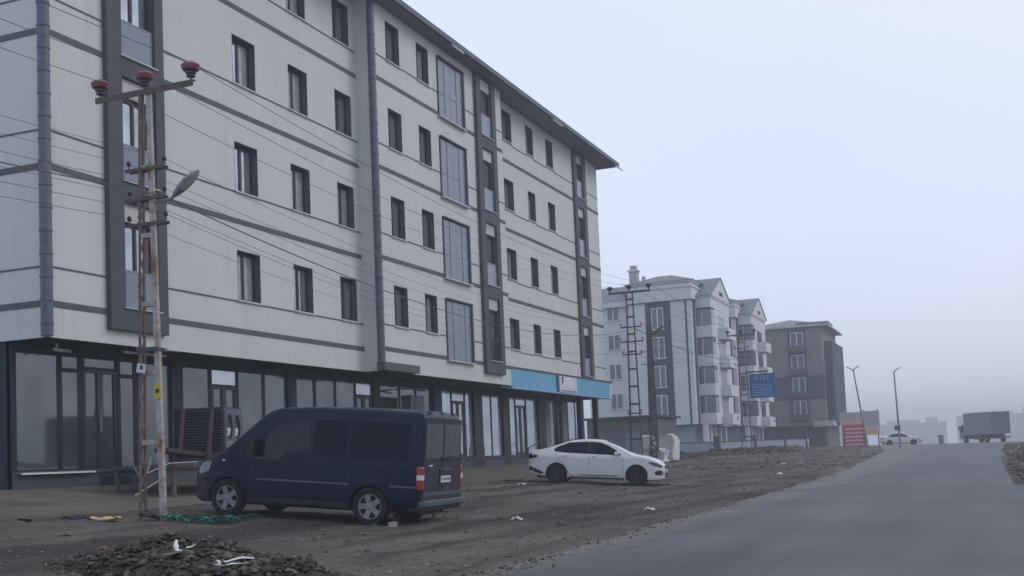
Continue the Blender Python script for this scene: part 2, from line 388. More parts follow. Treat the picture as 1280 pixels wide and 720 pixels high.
def axis(segs):
    out = []
    for a, b, s in segs:
        n = max(1, round((b-a)/s)); out += [a+(b-a)*i/n for i in range(n)]
    out.append(segs[-1][1]); return out
def sheet(name, xs, ys, fz, m, smooth=True):
    nx = len(xs[0]) if isinstance(xs[0], (list, tuple)) else len(xs)
    v = []; f = []
    for j, y in enumerate(ys):
        row = xs[j] if isinstance(xs[0], (list, tuple)) else xs
        for x in row: v.append((x, y, fz(x, y)))
    for j in range(len(ys)-1):
        for i in range(nx-1): f.append((j*nx+i, j*nx+i+1, (j+1)*nx+i+1, (j+1)*nx+i))
    me = bpy.data.meshes.new(name); me.from_pydata(v, [], f); me.materials.append(M[m])
    if smooth: me.shade_smooth()
    o = bpy.data.objects.new(name, me); COL.objects.link(o); o['_o'] = (0,0,0); return o
gx = axis([(-1200,-200,100),(-200,-60,20),(-60,-22,4),(-22,-16,1),(-16,-4.5,.22),(-4.5,.4,.7),(.4,4.5,.25),(4.5,20,2),(20,80,10),(80,1200,112)])
gy = axis([(-12,4,2),(4,30,.22),(30,70,.5),(70,150,1.2),(150,300,10),(300,1400,100)])
struct(sheet('ground', gx, gy, gz, 'ground'))
ry = axis([(-12,5,.5),(5,30,.15),(30,170,.8),(170,400,8)])
struct(sheet('road', [[el(y)+(er(y)-el(y))*i/16 for i in range(17)] for y in ry], ry, lambda x, y: roadz(x, y)+.012, 'road'))
# concrete apron in front of the shops, in cast slabs with a gap at each joint
def apz(x, y):
    return gz(x, y, False)+.035
ap = MB()
ys = [-4, 4, 10, 15.2, 20, 25, 30, 35, 40, 45, 50, 55, 60, 63]
for a, b in zip(ys, ys[1:]):
    for xa, xb in ((-20.3,-17.7),(-17.68,-15.15)):
        for i in range(4):
            for j in range(4):
                x0 = xa+(xb-xa)*i/4; x1 = xa+(xb-xa)*(i+1)/4; y0 = a+.02+(b-a-.02)*j/4; y1 = a+.02+(b-a-.02)*(j+1)/4
                if xb > -16 and i == 3:
                    x1 += .35*noise.noise(Vector((y0*.4, 0, 4)))
                    ap.quad([(x0,y0,apz(x0,y0)),(x1,y0,apz(x1,y0)),(x1+.0,y1,apz(x1,y1)),(x0,y1,apz(x0,y1))], 'concrete')
                    ap.quad([(x1,y0,apz(x1,y0)),(x1+.02,y0,apz(x1,y0)-.18),(x1+.02,y1,apz(x1,y1)-.18),(x1,y1,apz(x1,y1))], 'concrete')
                else: ap.quad([(x0,y0,apz(x0,y0)),(x1,y0,apz(x1,y0)),(x1,y1,apz(x1,y1)),(x0,y1,apz(x0,y1))], 'concrete')
struct(ap.build('pavement'))
# ------------------------------------------------------------------ stones on the lot
def stone(mb, p, s, m, r=rnd):
    k = [Vector(q) for q in ((1,0,0),(-1,0,0),(0,1,0),(0,-1,0),(0,0,1),(0,0,-.5),(.6,.6,.5),(-.6,.6,.4),(.6,-.6,.4),(-.6,-.6,.5))]
    b = len(mb.v); mi = mb.mi(m); a = r.uniform(0, 6.3); sx, sy, sz = s*r.uniform(.65,1.2), s*r.uniform(.65,1.2), s*r.uniform(.5,.95)
    for q in k:
        q = q*r.uniform(.8,1.15); x, y = q.x*sx, q.y*sy
        mb.v.append((p[0]+x*math.cos(a)-y*math.sin(a), p[1]+x*math.sin(a)+y*math.cos(a), p[2]+q.z*sz))
    for t in ((4,0,6),(4,6,2),(0,2,6),(4,2,7),(4,7,1),(2,1,7),(4,1,9),(4,9,3),(1,3,9),(4,3,8),(4,8,0),(3,0,8),(5,2,0),(5,1,2),(5,3,1),(5,0,3)):
        mb.f.append([b+i for i in t]); mb.m.append(mi)
g = MB()
for i in range(7000):
    y = 6+ (rnd.random()**1.6)*64; x = rnd.uniform(-15.2, el(y)+.25)
    s = rnd.choice([.008,.012,.012,.018,.018,.03]) if rnd.random() < .985 else rnd.uniform(.05,.09)
    stone(g, (x, y, gz(x,y)+s*.1), s, 'rock' if rnd.random() < .95 else 'palestone')
for i in range(2600):
    y = 8+(rnd.random()**1.5)*90; x = el(y)+abs(rnd.gauss(0,.28))
    s = rnd.choice([.008,.012,.018,.026]); stone(g, (x, y, roadz(x,y)+.012+s*.1), s, 'rock' if rnd.random() < .8 else 'heap')
for i in range(900):
    y = 25+rnd.random()*100; x = er(y)+abs(rnd.gauss(.9,1.1))
    s = rnd.choice([.04,.06,.09,.14]); stone(g, (x, y, gz(x,y)+s*.1), s, 'rock' if rnd.random() < .93 else 'palestone')
for i in range(900):    # loose lumps thrown up along the road edge and before the far fence
    y = 55+rnd.random()*75; x = rnd.uniform(-21.5, el(y)+.1)
    s = rnd.choice([.03,.05,.07,.11]); stone(g, (x, y, gz(x,y)+s*.1), s, 'rock' if rnd.random() < .93 else 'palestone')
tag(g.build('gravel', fixn=False), 'loose stones and pebbles scattered over the dirt lot', 'gravel', kind='stuff')

# heap of soil and rubble at the front
def heap(name, label, cx, cy, lx, ly, h, ang, seed, n=700, sz=(.015,.025,.04,.06)):
    r = random.Random(seed); mb = MB(); nx, ny = 60, 34
    ca, sa = math.cos(ang), math.sin(ang)
    def hz(u, v):
        e = max(0, 1-(u*u+v*v)); q = .5+.5*math.sin(u*7+seed)*.6+.6*noise.noise(Vector((u*3, v*2, seed)))
        return h*(e**.8)*(.45+.6*q) + (.05*noise.noise(Vector((u*14, v*9, seed+1)))+.02*noise.noise(Vector((u*30, v*20, seed+1))))*min(1, e*4)
    def P(u, v):
        x, y = u*lx, v*ly; X, Y = cx+x*ca-y*sa, cy+x*sa+y*ca
        return (X, Y, gz(X, Y)-.03+hz(u, v))
    b = 0
    for j in range(ny):
        for i in range(nx): mb.v.append(P(-1.05+2.1*i/(nx-1), -1.05+2.1*j/(ny-1)))
    mi = mb.mi('heap')
    for j in range(ny-1):
        for i in range(nx-1):
            mb.f.append([j*nx+i, j*nx+i+1, (j+1)*nx+i+1, (j+1)*nx+i]); mb.m.append(mi)
    for k in range(n):
        u, v = r.uniform(-1.1,1.1), r.uniform(-1.1,1.1)
        if u*u+v*v > 1.25: continue
        s = r.choice(sz)*r.uniform(.7,1.3); p = P(u, v)
        stone(mb, (p[0], p[1], p[2]+s*.25), s, r.choice(['heap','heap','heap','heap','heap','rock','rock','palestone' if s < .025 else 'heap']) if s < .05 else r.choice(['heap','heap','rock']), r)
    o = mb.build(name, fixn=False); return tag(o, label, 'rubble', kind='stuff'), P
_, HP = heap('rubble_heap', 'dark heap of soil and broken rubble at the near edge of the lot', -8.4, 10.9, 2.15, 1.05, .44, R(-14), 3, 3200)
heap('soil_heap', 'low smooth heap of dug soil beside the far verge', -19.5, 74, 4, 2, .5, R(80), 9, 300, (.05,.08,.12))
heap('rubble_heap', 'long low ridge of dug soil before the far boundary wall', -17.5, 92, 11, 1.6, .55, R(80), 12, 500, (.06,.1,.15))
heap('rubble_heap', 'dark bank of loose stones on the right hand road verge', 3.2, 62, 20, 1.7, .6, R(89), 15, 1200, (.05,.08,.12))
# plastic scraps and bits caught in the heap: crumpled ribbons
def ribbon(name, pts, w, m, label, cat, seed, thick=.006):
    r = random.Random(seed); mb = MB(); P = [Vector(p) for p in pts]; out = []
    for a, b in zip(P, P[1:]):
        for k in range(4): out.append(a.lerp(b, k/4)+Vector((r.uniform(-.02,.02), r.uniform(-.02,.02), r.uniform(-.012,.02))))
    out.append(P[-1])
    k = mb.mi(m)
    for i, p in enumerate(out):
        d = (out[min(i+1, len(out)-1)]-out[max(i-1,0)]).normalized(); u = d.cross(Vector((0,0,1))).normalized(); ww = w*r.uniform(.35,1.)*(1-.6*abs(2*i/(len(out)-1)-1)**3)
        t = r.uniform(-.5,.5); q = Vector((u.x, u.y, t)).normalized()
        mb.v += [tuple(p-q*ww/2), tuple(p+Vector((0,0,.25*ww))), tuple(p+q*ww/2), tuple(p-Vector((0,0,thick)))]
    for i in range(len(out)-1):
        for j in range(4):
            mb.f.append([4*i+j, 4*i+(j+1)%4, 4*i+4+(j+1)%4, 4*i+4+j]); mb.m.append(k)
    return tag(mb.build(name, smooth=40), label, cat)
def hp(u, v, dz=.03):
    p = HP(u, v); return (p[0], p[1], p[2]+dz)
ribbon('plastic_scrap', [hp(-.12,-.05,.05), hp(-.05,-.2,.03), hp(.02,-.16,.07), hp(.07,-.1,.08)], .10, 'white', 'crumpled white plastic strip poking out of the rubble heap', 'plastic scrap', 1)
ribbon('plastic_scrap', [hp(.5,-.1,.07), hp(.35,-.3,.05), hp(.42,-.42,.05), hp(.6,-.32,.06)], .07, 'white', 'thin pale folded plastic strip on the right half of the heap', 'plastic scrap', 2)
ribbon('cloth_scrap', [hp(-.58,.05,.06), hp(-.48,-.05,.06), hp(-.38,.05,.07)], .14, 'red_scrap', 'dusty red cloth scrap on the left hump of the heap', 'cloth scrap', 3)
ribbon('cloth_scrap', [hp(-.36,.3,.06), hp(-.3,.25,.06), hp(-.24,.35,.06)], .09, 'red_scrap', 'small red cloth scrap lying on the back of the heap', 'cloth scrap', 4)
def lot(x, y, dz=.02): return (x, y, gz(x, y)+dz)
ribbon('cloth_scrap', [lot(-11.1,12.3), lot(-10.6,12.25), lot(-10.2,12.4)], .10, 'red_scrap', 'flat reddish rag lying on the dirt left of the heap', 'cloth scrap', 5)
tag(MB().quad([hp(.02,-.52,.04), hp(.16,-.6,.05), hp(.2,-.4,.12), hp(.08,-.36,.07), ], 'rock').build('plastic_scrap'), 'small grey-green plastic corner sticking out of the rubble heap', 'plastic scrap')
# things at the foot of the near pole
ribbon('cardboard_sheet', [lot(-14.35,15.75,.05), lot(-14.0,15.9,.03), lot(-13.85,16.0,.07)], .22, 'tan_bag', 'torn tan sack lying at the foot of the near pole', 'sack', 6, .02)
ribbon('cloth_scrap', [lot(-14.75,15.6,.08), lot(-14.5,15.7,.06), lot(-14.3,15.8,.05)], .24, 'dark_cloth', 'dark brown rag beside the torn tan sack', 'cloth scrap', 7, .03)
ribbon('cloth_scrap', [lot(-13.85,16.5,.10), lot(-13.7,16.45,.13), lot(-13.5,16.55,.06)], .32, 'dark_cloth', 'dark bundle of rags between the legs of the near pole', 'cloth scrap', 8, .05)
mb = MB(); r_ = random.Random(4)
for k in range(46):
    a, b2 = r_.uniform(0, 6.3), r_.uniform(0, 6.3); cx, cy = -13.0+r_.uniform(-.45,.75), 16.95+r_.uniform(-.35,.5)
    q = [Vector((cx+.25*math.cos(a+t*.8), cy+.18*math.sin(b2+t*.9), gz(cx,cy)+.04+.04*math.sin(t*2+a)+.03*(k%3))) for t in range(5)]
    mb.tube(q, .008+.004*(k%3), 5, ('net','net','green','dark_cloth')[k%4])
tag(mb.build('netting'), 'tangled green netting on the ground beside the near pole', 'netting')
for k, (x, y, s, m, lab) in enumerate([(-9.75,18.15,.0,'palestone','pale concrete block chocked behind the rear wheel of the dark van')]):
    mb = MB(); T = Matrix.Translation((x, y, gz(x,y)))@Matrix.Rotation(.3,4,'Z'); mb.box(-.06,.06,-.14,.14,-.01,.075,m,T).box(-.05,.05,-.13,.13,.0751,.08,m,T)
    tag(mb.build('concrete_block'), lab, 'block')
for k, (x, y, lab) in enumerate([(-6.9,24.5,'white scrap of plastic lying alone on the dirt by the road'),(-13.5,33.6,'white wrapper on the dirt behind the white saloon car'),(-8.3,20.3,'crumpled pale bag on the ground behind the dark van'),(-8.6,52,'pale scrap on the verge far along the road edge'),(-10.4,64,'white litter lying far out on the dirt lot')]):
    ribbon('litter', [lot(x-.12,y), lot(x,y+.05,.05), lot(x+.14,y)], .13+.04*k*(k>2), 'white', lab, 'litter', 20+k)

# ------------------------------------------------------------------ main apartment building
BX, BY = -19., 40.
bld = thing('apartment_building', 'long pale four storey apartment block with grey bands over glazed shops', 'building', (BX, BY, 1.0))
Y0, YA, YB, Y1 = 19.78, 33.95, 45.45, 60.1
X1, X2, X3 = -19.1, -18.5, -18.95
ZS, ZT = 4.45, 17.2       # soffit and eave heights
FL = 3.11
def wall_holes(mb, X, ya, yb, za, zb, holes, m):
    """flat wall facing +x with rectangular openings left out"""
    yy = sorted({ya, yb, *[h[0] for h in holes], *[h[1] for h in holes]}); zz = sorted({za, zb, *[h[2] for h in holes], *[h[3] for h in holes]})
    for y0, y1 in zip(yy, yy[1:]):
        for z0, z1 in zip(zz, zz[1:]):
            cy, cz = (y0+y1)/2, (z0+z1)/2
            if any(h[0] < cy < h[1] and h[2] < cz < h[3] for h in holes): continue
            mb.quad([(X,y0,z0),(X,y1,z0),(X,y1,z1),(X,y0,z1)], m)
wins = []     # (X, y0, y1, z0, z1)
for k in range(4):
    dz = FL*k
    for y0, y1 in ((26.92,28.04),(29.78,30.86),(32.52,33.58)): wins.append((X1, y0, y1, 6.08+dz, 7.50+dz))
    for y0, y1 in ((35.08,36.10),(37.45,38.45)): wins.append((X2, y0, y1, 6.05+dz, 7.46+dz))
    for y0, y1 in ((46.6,47.72),(49.47,50.43),(52.13,53.12)): wins.append((X3, y0, y1, 6.14+dz, 7.50+dz))
big = [(X2, 39.2, 41.38, 5.14+FL*k, 7.42+FL*k) for k in range(4)]
bays = [(X1, 21.67, 23.75, 22.18, 23.42, 4.80, .15), (X2, 42.55, 44.5, 42.98, 44.12, 4.83, .15), (X3, 55.95, 57.85, 56.35, 57.4, 5.40, .12)]
w = MB()
for X, ya, yb in ((X1, Y0, YA), (X2, YA, YB), (X3, YB, Y1)):
    holes = [(a, b, c, d) for (x, a, b, c, d) in wins+big if x == X] + [(b[1]+.05, b[2]-.05, b[5]+.05, ZT) for b in bays if b[0] == X]
    wall_holes(w, X, ya, yb, ZS if X != X3 else 4.40, ZT, holes, 'stucco')
for X, Xb, y in ((X2, X1, YA), (X2, X3, YB)):
    w.quad([(Xb, y, ZS), (X, y, ZS), (X, y, ZT), (Xb, y, ZT)], 'stucco')
w.quad([(X1, Y0, ZS), (-33, Y0, ZS), (-33, Y0, ZT), (X1, Y0, ZT)], 'stucco')
w.quad([(X3, Y1, 4.4), (-33, Y1, 4.4), (-33, Y1, ZT), (X3, Y1, ZT)], 'stucco')
w.quad([(-33, Y0, 1), (-33, Y1, 1), (-33, Y1, ZT), (-33, Y0, ZT)], 'stucco')
w.build('wall', bld, fixn=False)
s = MB()
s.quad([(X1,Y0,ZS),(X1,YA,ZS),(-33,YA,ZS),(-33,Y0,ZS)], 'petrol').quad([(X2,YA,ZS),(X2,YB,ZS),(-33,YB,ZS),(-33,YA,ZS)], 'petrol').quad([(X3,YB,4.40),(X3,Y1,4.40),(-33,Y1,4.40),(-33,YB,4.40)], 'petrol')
s.build('soffit', bld, fixn=False)
# bands
def band_runs(X):
    ya, yb = {X1:(Y0,YA), X2:(YA,YB), X3:(YB,Y1)}[X]
    cuts = [(b[1], b[2]) for b in bays if b[0] == X]
    return ya, yb, cuts
thick, thin = [MB() for _ in range(4)], [MB() for _ in range(4)]
for X in (X1, X2, X3):
    ya, yb, cuts = band_runs(X)
    for k in range(4):
        for zc, h, mb, cc in ((5.21+FL*k, .15, thick[k], cuts+[(b[1],b[2]) for b in big[:1] if X == X2]), (6.04+FL*k, .045, thin[k], cuts+[(a-.03, b+.03) for (x,a,b,c,d) in wins if x == X and abs(c-FL*k-6.09) < .2]+[(b[1],b[2]) for b in big[:1] if X == X2])):
            if X == X2: zc -= .0
            cc = sorted(cc); p = ya+(.01 if X != X1 else 0)
            if mb is thick[k] and X == X3 and k == 0: continue
            for a, b in cc+[(yb, yb)]:
                if a-p > .02: mb.box(X+.002, X+.012, p, a, zc-h/2, zc+h/2, 'band')
                p = max(p, b)
for k in range(4):
    thick[k].box(X1+.012, -33, Y0-.012, Y0-.002, 5.135+FL*k, 5.285+FL*k, 'band'); thin[k].box(X1+.012, -33, Y0-.012, Y0-.002, 6.02+FL*k, 6.063+FL*k, 'band')
for k in range(4): thick[k].build('wall_band', bld); thin[k].build('sill_line', bld)
# windows
def window_mesh(wd, h, d=.26):
    fr, pn, sl = MB(), MB(), MB()
    # reveal lining: jambs, head, bottom (behind the wall face)
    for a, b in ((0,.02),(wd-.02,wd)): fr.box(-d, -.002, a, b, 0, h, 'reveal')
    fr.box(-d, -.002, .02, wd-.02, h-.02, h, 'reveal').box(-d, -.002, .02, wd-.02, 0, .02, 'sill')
    f = .065
    for a, b in ((.02,.02+f),(wd-.02-f,wd-.02),(wd/2-.05,wd/2+.05)): fr.box(-d-.0, -d+.06, a, b, .02, h-.02, 'frame')
    for a, b in ((.02+f,wd/2-.05),(wd/2+.05,wd-.02-f)):
        fr.box(-d, -d+.06, a, b, .02, .02+f, 'frame').box(-d, -d+.06, a, b, h-.02-f, h-.02, 'frame')
        pn.box(-d+.01, -d+.025, a+.001, b-.001, .02+f, h-.02-f, 'pane')
    sl.box(-.02, .06, -.05, wd+.05, -.045, -.005, 'sill')
    return fr, pn, sl
cache = {}
M['pane_curtain'] = mat('curtain_behind_glass', (.30, .31, .31), .2, .2, var=.25, scale=5, spec=.8)
wr_ = random.Random(21)
for (X, a, b, c, d) in wins:
    key = (round(b-a,2), round(d-c,2))
    if key not in cache:
        fr, pn, sl = window_mesh(b-a, d-c); cache[key] = (fr.mesh('window'), pn.mesh('pane'), sl.mesh('sill'))
    fm, pm, sm = cache[key]
    wo = bpy.data.objects.new('window', fm); COL.objects.link(wo); wo.parent = bld; wo.location = (X-BX, a-BY, c-1.0)
    v_ = wr_.random()
    if v_ < .45:
        pm = pm.copy()
        if v_ < .2: pm.materials[0] = M['pane_curtain']
        else:
            pm.materials.append(M['pane_curtain'])
            for p_ in pm.polygons:
                if (p_.center.y > (b-a)/2) == (v_ < .33): p_.material_index = 1
    for nm, me in (('pane', pm), ('sill', sm)):
        q = bpy.data.objects.new(nm, me); COL.objects.link(q); q.parent = wo
# large enclosed balconies
for (X, a, b, c, d) in big:
    f = MB(); f.box(X-.05, X+.05, a-.06, a, c, d, 'charcoal').box(X-.05, X+.10, b, b+.10, c, d, 'charcoal').box(X-.05, X+.12, a-.06, b+.1, d, d+.06, 'charcoal')
    fo = f.build('balcony_glazing', bld)
    p = MB(); n = 4
    for i in range(n):
        y0 = a+(b-a)*i/n; y1 = a+(b-a)*(i+1)/n
        p.box(X-.02, X+.02+.012*(i%2), y0+.012, y1-.012, c+.02, d-.03, 'curtain')
        p.box(X-.01, X+.036, y1-.007, y1+.007, c, d, 'curtain')
    p.box(X+.02, X+.04, a, b, c+.92, c+.945, 'frost')
    p.build('pane', fo)
    s2 = MB(); s2.box(X, X+.14, a-.10, b+.16, c-.05, c-.002, 'sill'); s2.build('sill', fo)
    t = MB(); t.tube([(X+.1,a+.05,d+.2),(X+.30,a+.35,d+.16)], .018, 6, 'white')
    if c > 8 and c < 12: t.build('bracket', fo)
# dark vertical bays with french balconies
for bi, (X, ya, yb, ia, ib, zb, pr) in enumerate(bays):
    f = MB(); P = X+pr; holes = []
    for k in range(4):
        z0 = 5.36+FL*k if bi < 2 else 5.46+FL*k; z1 = z0+2.58
        holes.append((ia, ib, z0, min(z1, ZT-.1)))
    wall_holes(f, P, ya, yb, zb, ZT, holes, 'charcoal')
    f.quad([(X-.3,ya,zb),(P,ya,zb),(P,ya,ZT),(X-.3,ya,ZT)],'charcoal').quad([(X-.3,yb,zb),(P,yb,zb),(P,yb,ZT),(X-.3,yb,ZT)],'charcoal').quad([(X-.3,ya,zb),(P,ya,zb),(P,yb,zb),(X-.3,yb,zb)],'charcoal')
    D = .30
    for (a, b, z0, z1) in holes:
        f.quad([(P,a,z0),(P-D,a,z0),(P-D,a,z1),(P,a,z1)],'charcoal').quad([(P,b,z0),(P-D,b,z0),(P-D,b,z1),(P,b,z1)],'charcoal').quad([(P,a,z1),(P,b,z1),(P-D,b,z1),(P-D,a,z1)],'charcoal').quad([(P,a,z0),(P,b,z0),(P-D,b,z0),(P-D,a,z0)],'charcoal')
    fo = f.build('bay_frame', bld, fixn=False)
    for j, (a, b, z0, z1) in enumerate(holes):
        bx = MB(); bx.box(P-D+.02, P-.10, a+.01, b-.01, z1-.46, z1-.01, 'shutter'); bx.build('shutter_box', fo)
        fr = MB(); m = (a+b)/2; zt = z1-.47; g0 = z0+.03
        for y in (a+.01, m-.04, b-.09): fr.box(P-D+.02, P-D+.09, y, y+.08, g0, zt, 'frame')
        fr.box(P-D+.02,P-D+.085,a+.09,b-.09,zt-.08,zt,'frame').box(P-D+.02,P-D+.085,a+.09,b-.09,g0,g0+.08,'frame')
        fr.build('window_frame', fo)
        pn = MB(); pn.box(P-D+.03, P-D+.05, a+.09, m-.04, g0+.08, zt-.08, 'pane').box(P-D+.03, P-D+.05, m+.04, b-.09, g0+.08, zt-.08, 'pane'); pn.build('pane', fo)
        if bi == 1 and j == 0:
            rl = MB()
            for i in range(4): rl.tube([(P-.05, a+.06+(b-a-.12)*i/3, z0+.02),(P-.05, a+.06+(b-a-.12)*i/3, z0+.86)], .02, 6, 'steel_dark')
            rl.tube([(P-.05,a,z0+.86),(P-.05,b,z0+.86)], .022, 6, 'steel_dark'); rl.build('railing', fo)
        else:
            gp = MB(); gp.box(P-.09, P-.07, a+.02, b-.02, z0+.03, z0+.90, 'frost').box(P-.10, P-.06, a+.02, b-.02, z0+.90, z0+.93, 'steel_grey'); gp.build('glass_panel', fo)
        sl = MB(); sl.box(P-.12, P+.05, a-.06, b+.06, z0-.035, z0-.003, 'sill'); sl.build('sill', fo)
# downpipes
def downpipe(x, y, z0, z1, r):
    mb = MB(); mb.tube([(x,y,z0),(x,y,z1)], r, 14, 'pipe')
    z = z0+.25
    while z < z1:
        mb.lathe([(r+.001,z),(r+.014,z+.004),(r+.014,z+.05),(r+.001,z+.054)], Matrix.Translation((x,y,0)), 14, 'pipe'); z += .52
    return mb.build('downpipe', bld, smooth=50)
downpipe(X1+.02, Y0-.02, 4.47, ZT, .135)
downpipe(X2+.02, YA+.06, 4.72, ZT, .13)
downpipe(X3+.12, YB+.12, 4.5, ZT, .085)
lb = MB(); lb.box(X2+.003, X2+.28, YA-.25, 36.3, 4.455, 4.72, 'band'); lb.build('ledge', bld)
# eave, gutter, roof
e = MB(); EO = -17.98
e.box(-33.8, EO, Y0-.9, Y1+.75, ZT, ZT+.10, 'soffit')
e.box(EO, EO+.12, Y0-.9, Y1+.87, ZT+.02, ZT+.22, 'roofmetal').box(-33.8, EO-.001, Y1+.75, Y1+.87, ZT+.02, ZT+.22, 'roofmetal').box(-33.8, EO-.001, Y0-1.02, Y0-.9, ZT+.02, ZT+.22, 'roofmetal')
e.build('eave', bld)
rf = MB(); a, b, c, d = (-33.8,Y0-.9,ZT+.12),(EO,Y0-.9,ZT+.12),(EO,Y1+.75,ZT+.12),(-33.8,Y1+.75,ZT+.12); p, q = (-26,Y0+7,ZT+1.9),(-26,Y1-7,ZT+1.9)
rf.quad([a,b,p],'rooftile').quad([b,c,q,p],'rooftile').quad([c,d,q],'rooftile').quad([d,a,p,q],'rooftile'); rf.build('roof', bld, fixn=False)
for y in (39.4, 50.6, 60.4):
    sp = MB(); sp.tube([(EO+.02,y,ZT+.02),(EO+.10,y+.1,ZT-.04),(EO+.30,y+.55,ZT-.22)], .035, 8, 'white'); sp.build('water_spout', bld)
# ground floor: shop fronts
GX = -20.3
# panes (y0,y1,z0,z1)
panes, doors, mull = [], [], []
ZB, ZG = 1.54, 4.22
def P_(a, b, tr=None):
    if tr: panes.append((a,b,ZB,tr-.05)); panes.append((a,b,tr+.05,ZG))
    else: panes.append((a,b,ZB,ZG))
P_(20.05,21.34); P_(21.47,22.02,3.9); P_(23.48,23.99,3.85); P_(24.20,25.41)
panes.append((22.22,23.32,4.02,ZG)); doors.append((22.20,23.34,ZB-.04,3.95))
P_(25.92,27.12); panes.append((27.25,28.42,3.82,ZG)); doors.append((27.27,28.40,ZB,3.76)); P_(28.52,29.75); P_(29.87,31.05)
P_(31.55,32.65); P_(32.79,33.96); P_(34.06,35.3); panes.append((35.4,36.55,3.82,ZG)); doors.append((35.42,36.53,ZB,3.76))
P_(37.08,38.6); P_(38.7,39.95); P_(40.05,41.34)
P_(42.3,43.15); panes.append((43.25,44.45,3.85,ZG)); doors.append((43.3,44.4,ZB,3.80)); P_(44.55,45.2)
P_(46.35,47.25); P_(47.35,48.4); P_(49.4,50.1); panes.append((50.2,51.45,3.85,ZG)); doors.append((50.25,51.4,ZB,3.80)); P_(51.55,52.9)
P_(54.1,55.3); P_(56.6,57.4); P_(57.5,58.6); P_(58.7,59.7)
doors.append((55.4,56.5,ZB,3.9))
base = MB()
holes = [(a,b,c,d) for a,b,c,d in panes+doors]
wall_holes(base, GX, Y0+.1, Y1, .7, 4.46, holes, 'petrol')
base.quad([(GX,Y0+.1,.7),(-33,Y0+.1,.7),(-33,Y0+.1,4.46),(GX,Y0+.1,4.46)],'petrol')
base.quad([(GX,Y1-.004,.7),(-33,Y1-.004,.7),(-33,Y1-.004,4.46),(GX,Y1-.004,4.46)],'wallslate')
front = base.build('shop_front', bld, fixn=False)
pl = MB()
pl.box(GX+.002, GX+.10, Y0+.1, Y1, .7, 1.44, 'plaster_dark').box(GX-.05, GX+.16, Y0+.1, Y1, 1.44, 1.50, 'plaster_dark')
pl.build('plinth', bld)
mb = MB(); mb.box(GX+.16,GX+.24,20.0,22.3,1.43,1.47,'white'); mb.build('ledge', bld)
mb = MB(); mb.box(GX+.101, GX+.13, 22.6,23.7,.75,1.36,'frame'); mb.box(GX+.13,GX+.15,22.7,23.6,.8,1.3,'petrol'); mb.build('basement_window', bld)
pm = MB()
for i, (a, b, c, d) in enumerate(panes):
    q = MB(); q.box(GX-.04, GX-.02, a, b, c, d, 'shopglass_pale' if a > 42 or 27.2 < a < 36 and c > 3.5 else 'shopglass'); q.box(GX-.07,GX-.002,a-.03,a+.015,c,d,'frame').box(GX-.07,GX-.002,b-.015,b+.03,c,d,'frame')
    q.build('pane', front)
for (a, b, c, d) in doors:
    q = MB(); m = (a+b)/2
    for y0, y1 in ((a,a+.07),(m-.10,m+.10),(b-.07,b)): q.box(GX-.09, GX-.01, y0, y1, c, d, 'frame')
    q.box(GX-.09,GX-.012,a+.07,b-.07,d-.08,d,'frame').box(GX-.09,GX-.012,a+.07,b-.07,c,c+.12,'frame')
    dark = a > 55
    q2 = q.build('door', bld)
    g2 = MB(); g2.box(GX-.07,GX-.05,a+.07,m-.1,c+.12,d-.08,'black_glass' if dark else ('shopglass_pale' if a > 42 else 'shopglass')).box(GX-.07,GX-.05,m+.1,b-.07,c+.12,d-.08,'black_glass' if dark else ('shopglass_pale' if a > 42 else 'shopglass')); g2.build('pane', q2)
    h2 = MB(); h2.tube([(GX+.05,m-.05,c+.9),(GX+.05,m-.05,c+1.5)], .015, 6, 'steel_grey'); h2.build('handle', q2)
for y0, y1, xo in ((Y0+.1,20.03,GX+.03),(25.42,25.9,GX+.06),(31.06,31.54,GX+.06),(36.56,37.06,GX+.06),(41.36,42.0,GX+.09),(45.22,46.05,GX+.11),(48.42,49.2,GX+.11),(52.92,53.9,GX+.11)):
    q = MB(); q.box(GX-.1, xo, y0, y1, .75, 4.444, 'petrol'); q.build('pillar', bld)
for y0, y1 in ((56.7,56.95),(59.3,59.6)):
    q = MB(); q.box(-19.55, -19.3, y0, y1, .8, 4.395, 'petrol'); q.build('pillar', bld)
# canopy lamp and small camera under the soffit
mb = MB(); mb.box(-19.8,-19.72,23.0,24.6,4.36,4.42,'white'); mb.build('strip_light', bld)
mb = MB(); mb.tube([(-19.9,20.9,4.45),(-19.9,20.9,4.33)], .02, 6,'white').tube([(-19.95,20.85,4.32),(-19.75,20.95,4.28)], .04, 8,'white').tube([(-19.95,21.15,4.32),(-19.8,21.25,4.28)], .035, 8,'white'); mb.build('security_camera', bld)
mb = MB(); mb.lathe([(.0,0),(.13,0),(.13,.01),(0,.01)], Matrix.Translation((GX-.048,20.15,2.75))@Matrix.Rotation(R(90),4,'Y'), 16, 'green')
mb.lathe([(.0,0),(.07,0),(.07,.012),(0,.012)], Matrix.Translation((GX-.046,20.15,2.75))@Matrix.Rotation(R(90),4,'Y'), 16, 'sign_white'); mb.build('window_sticker', front)
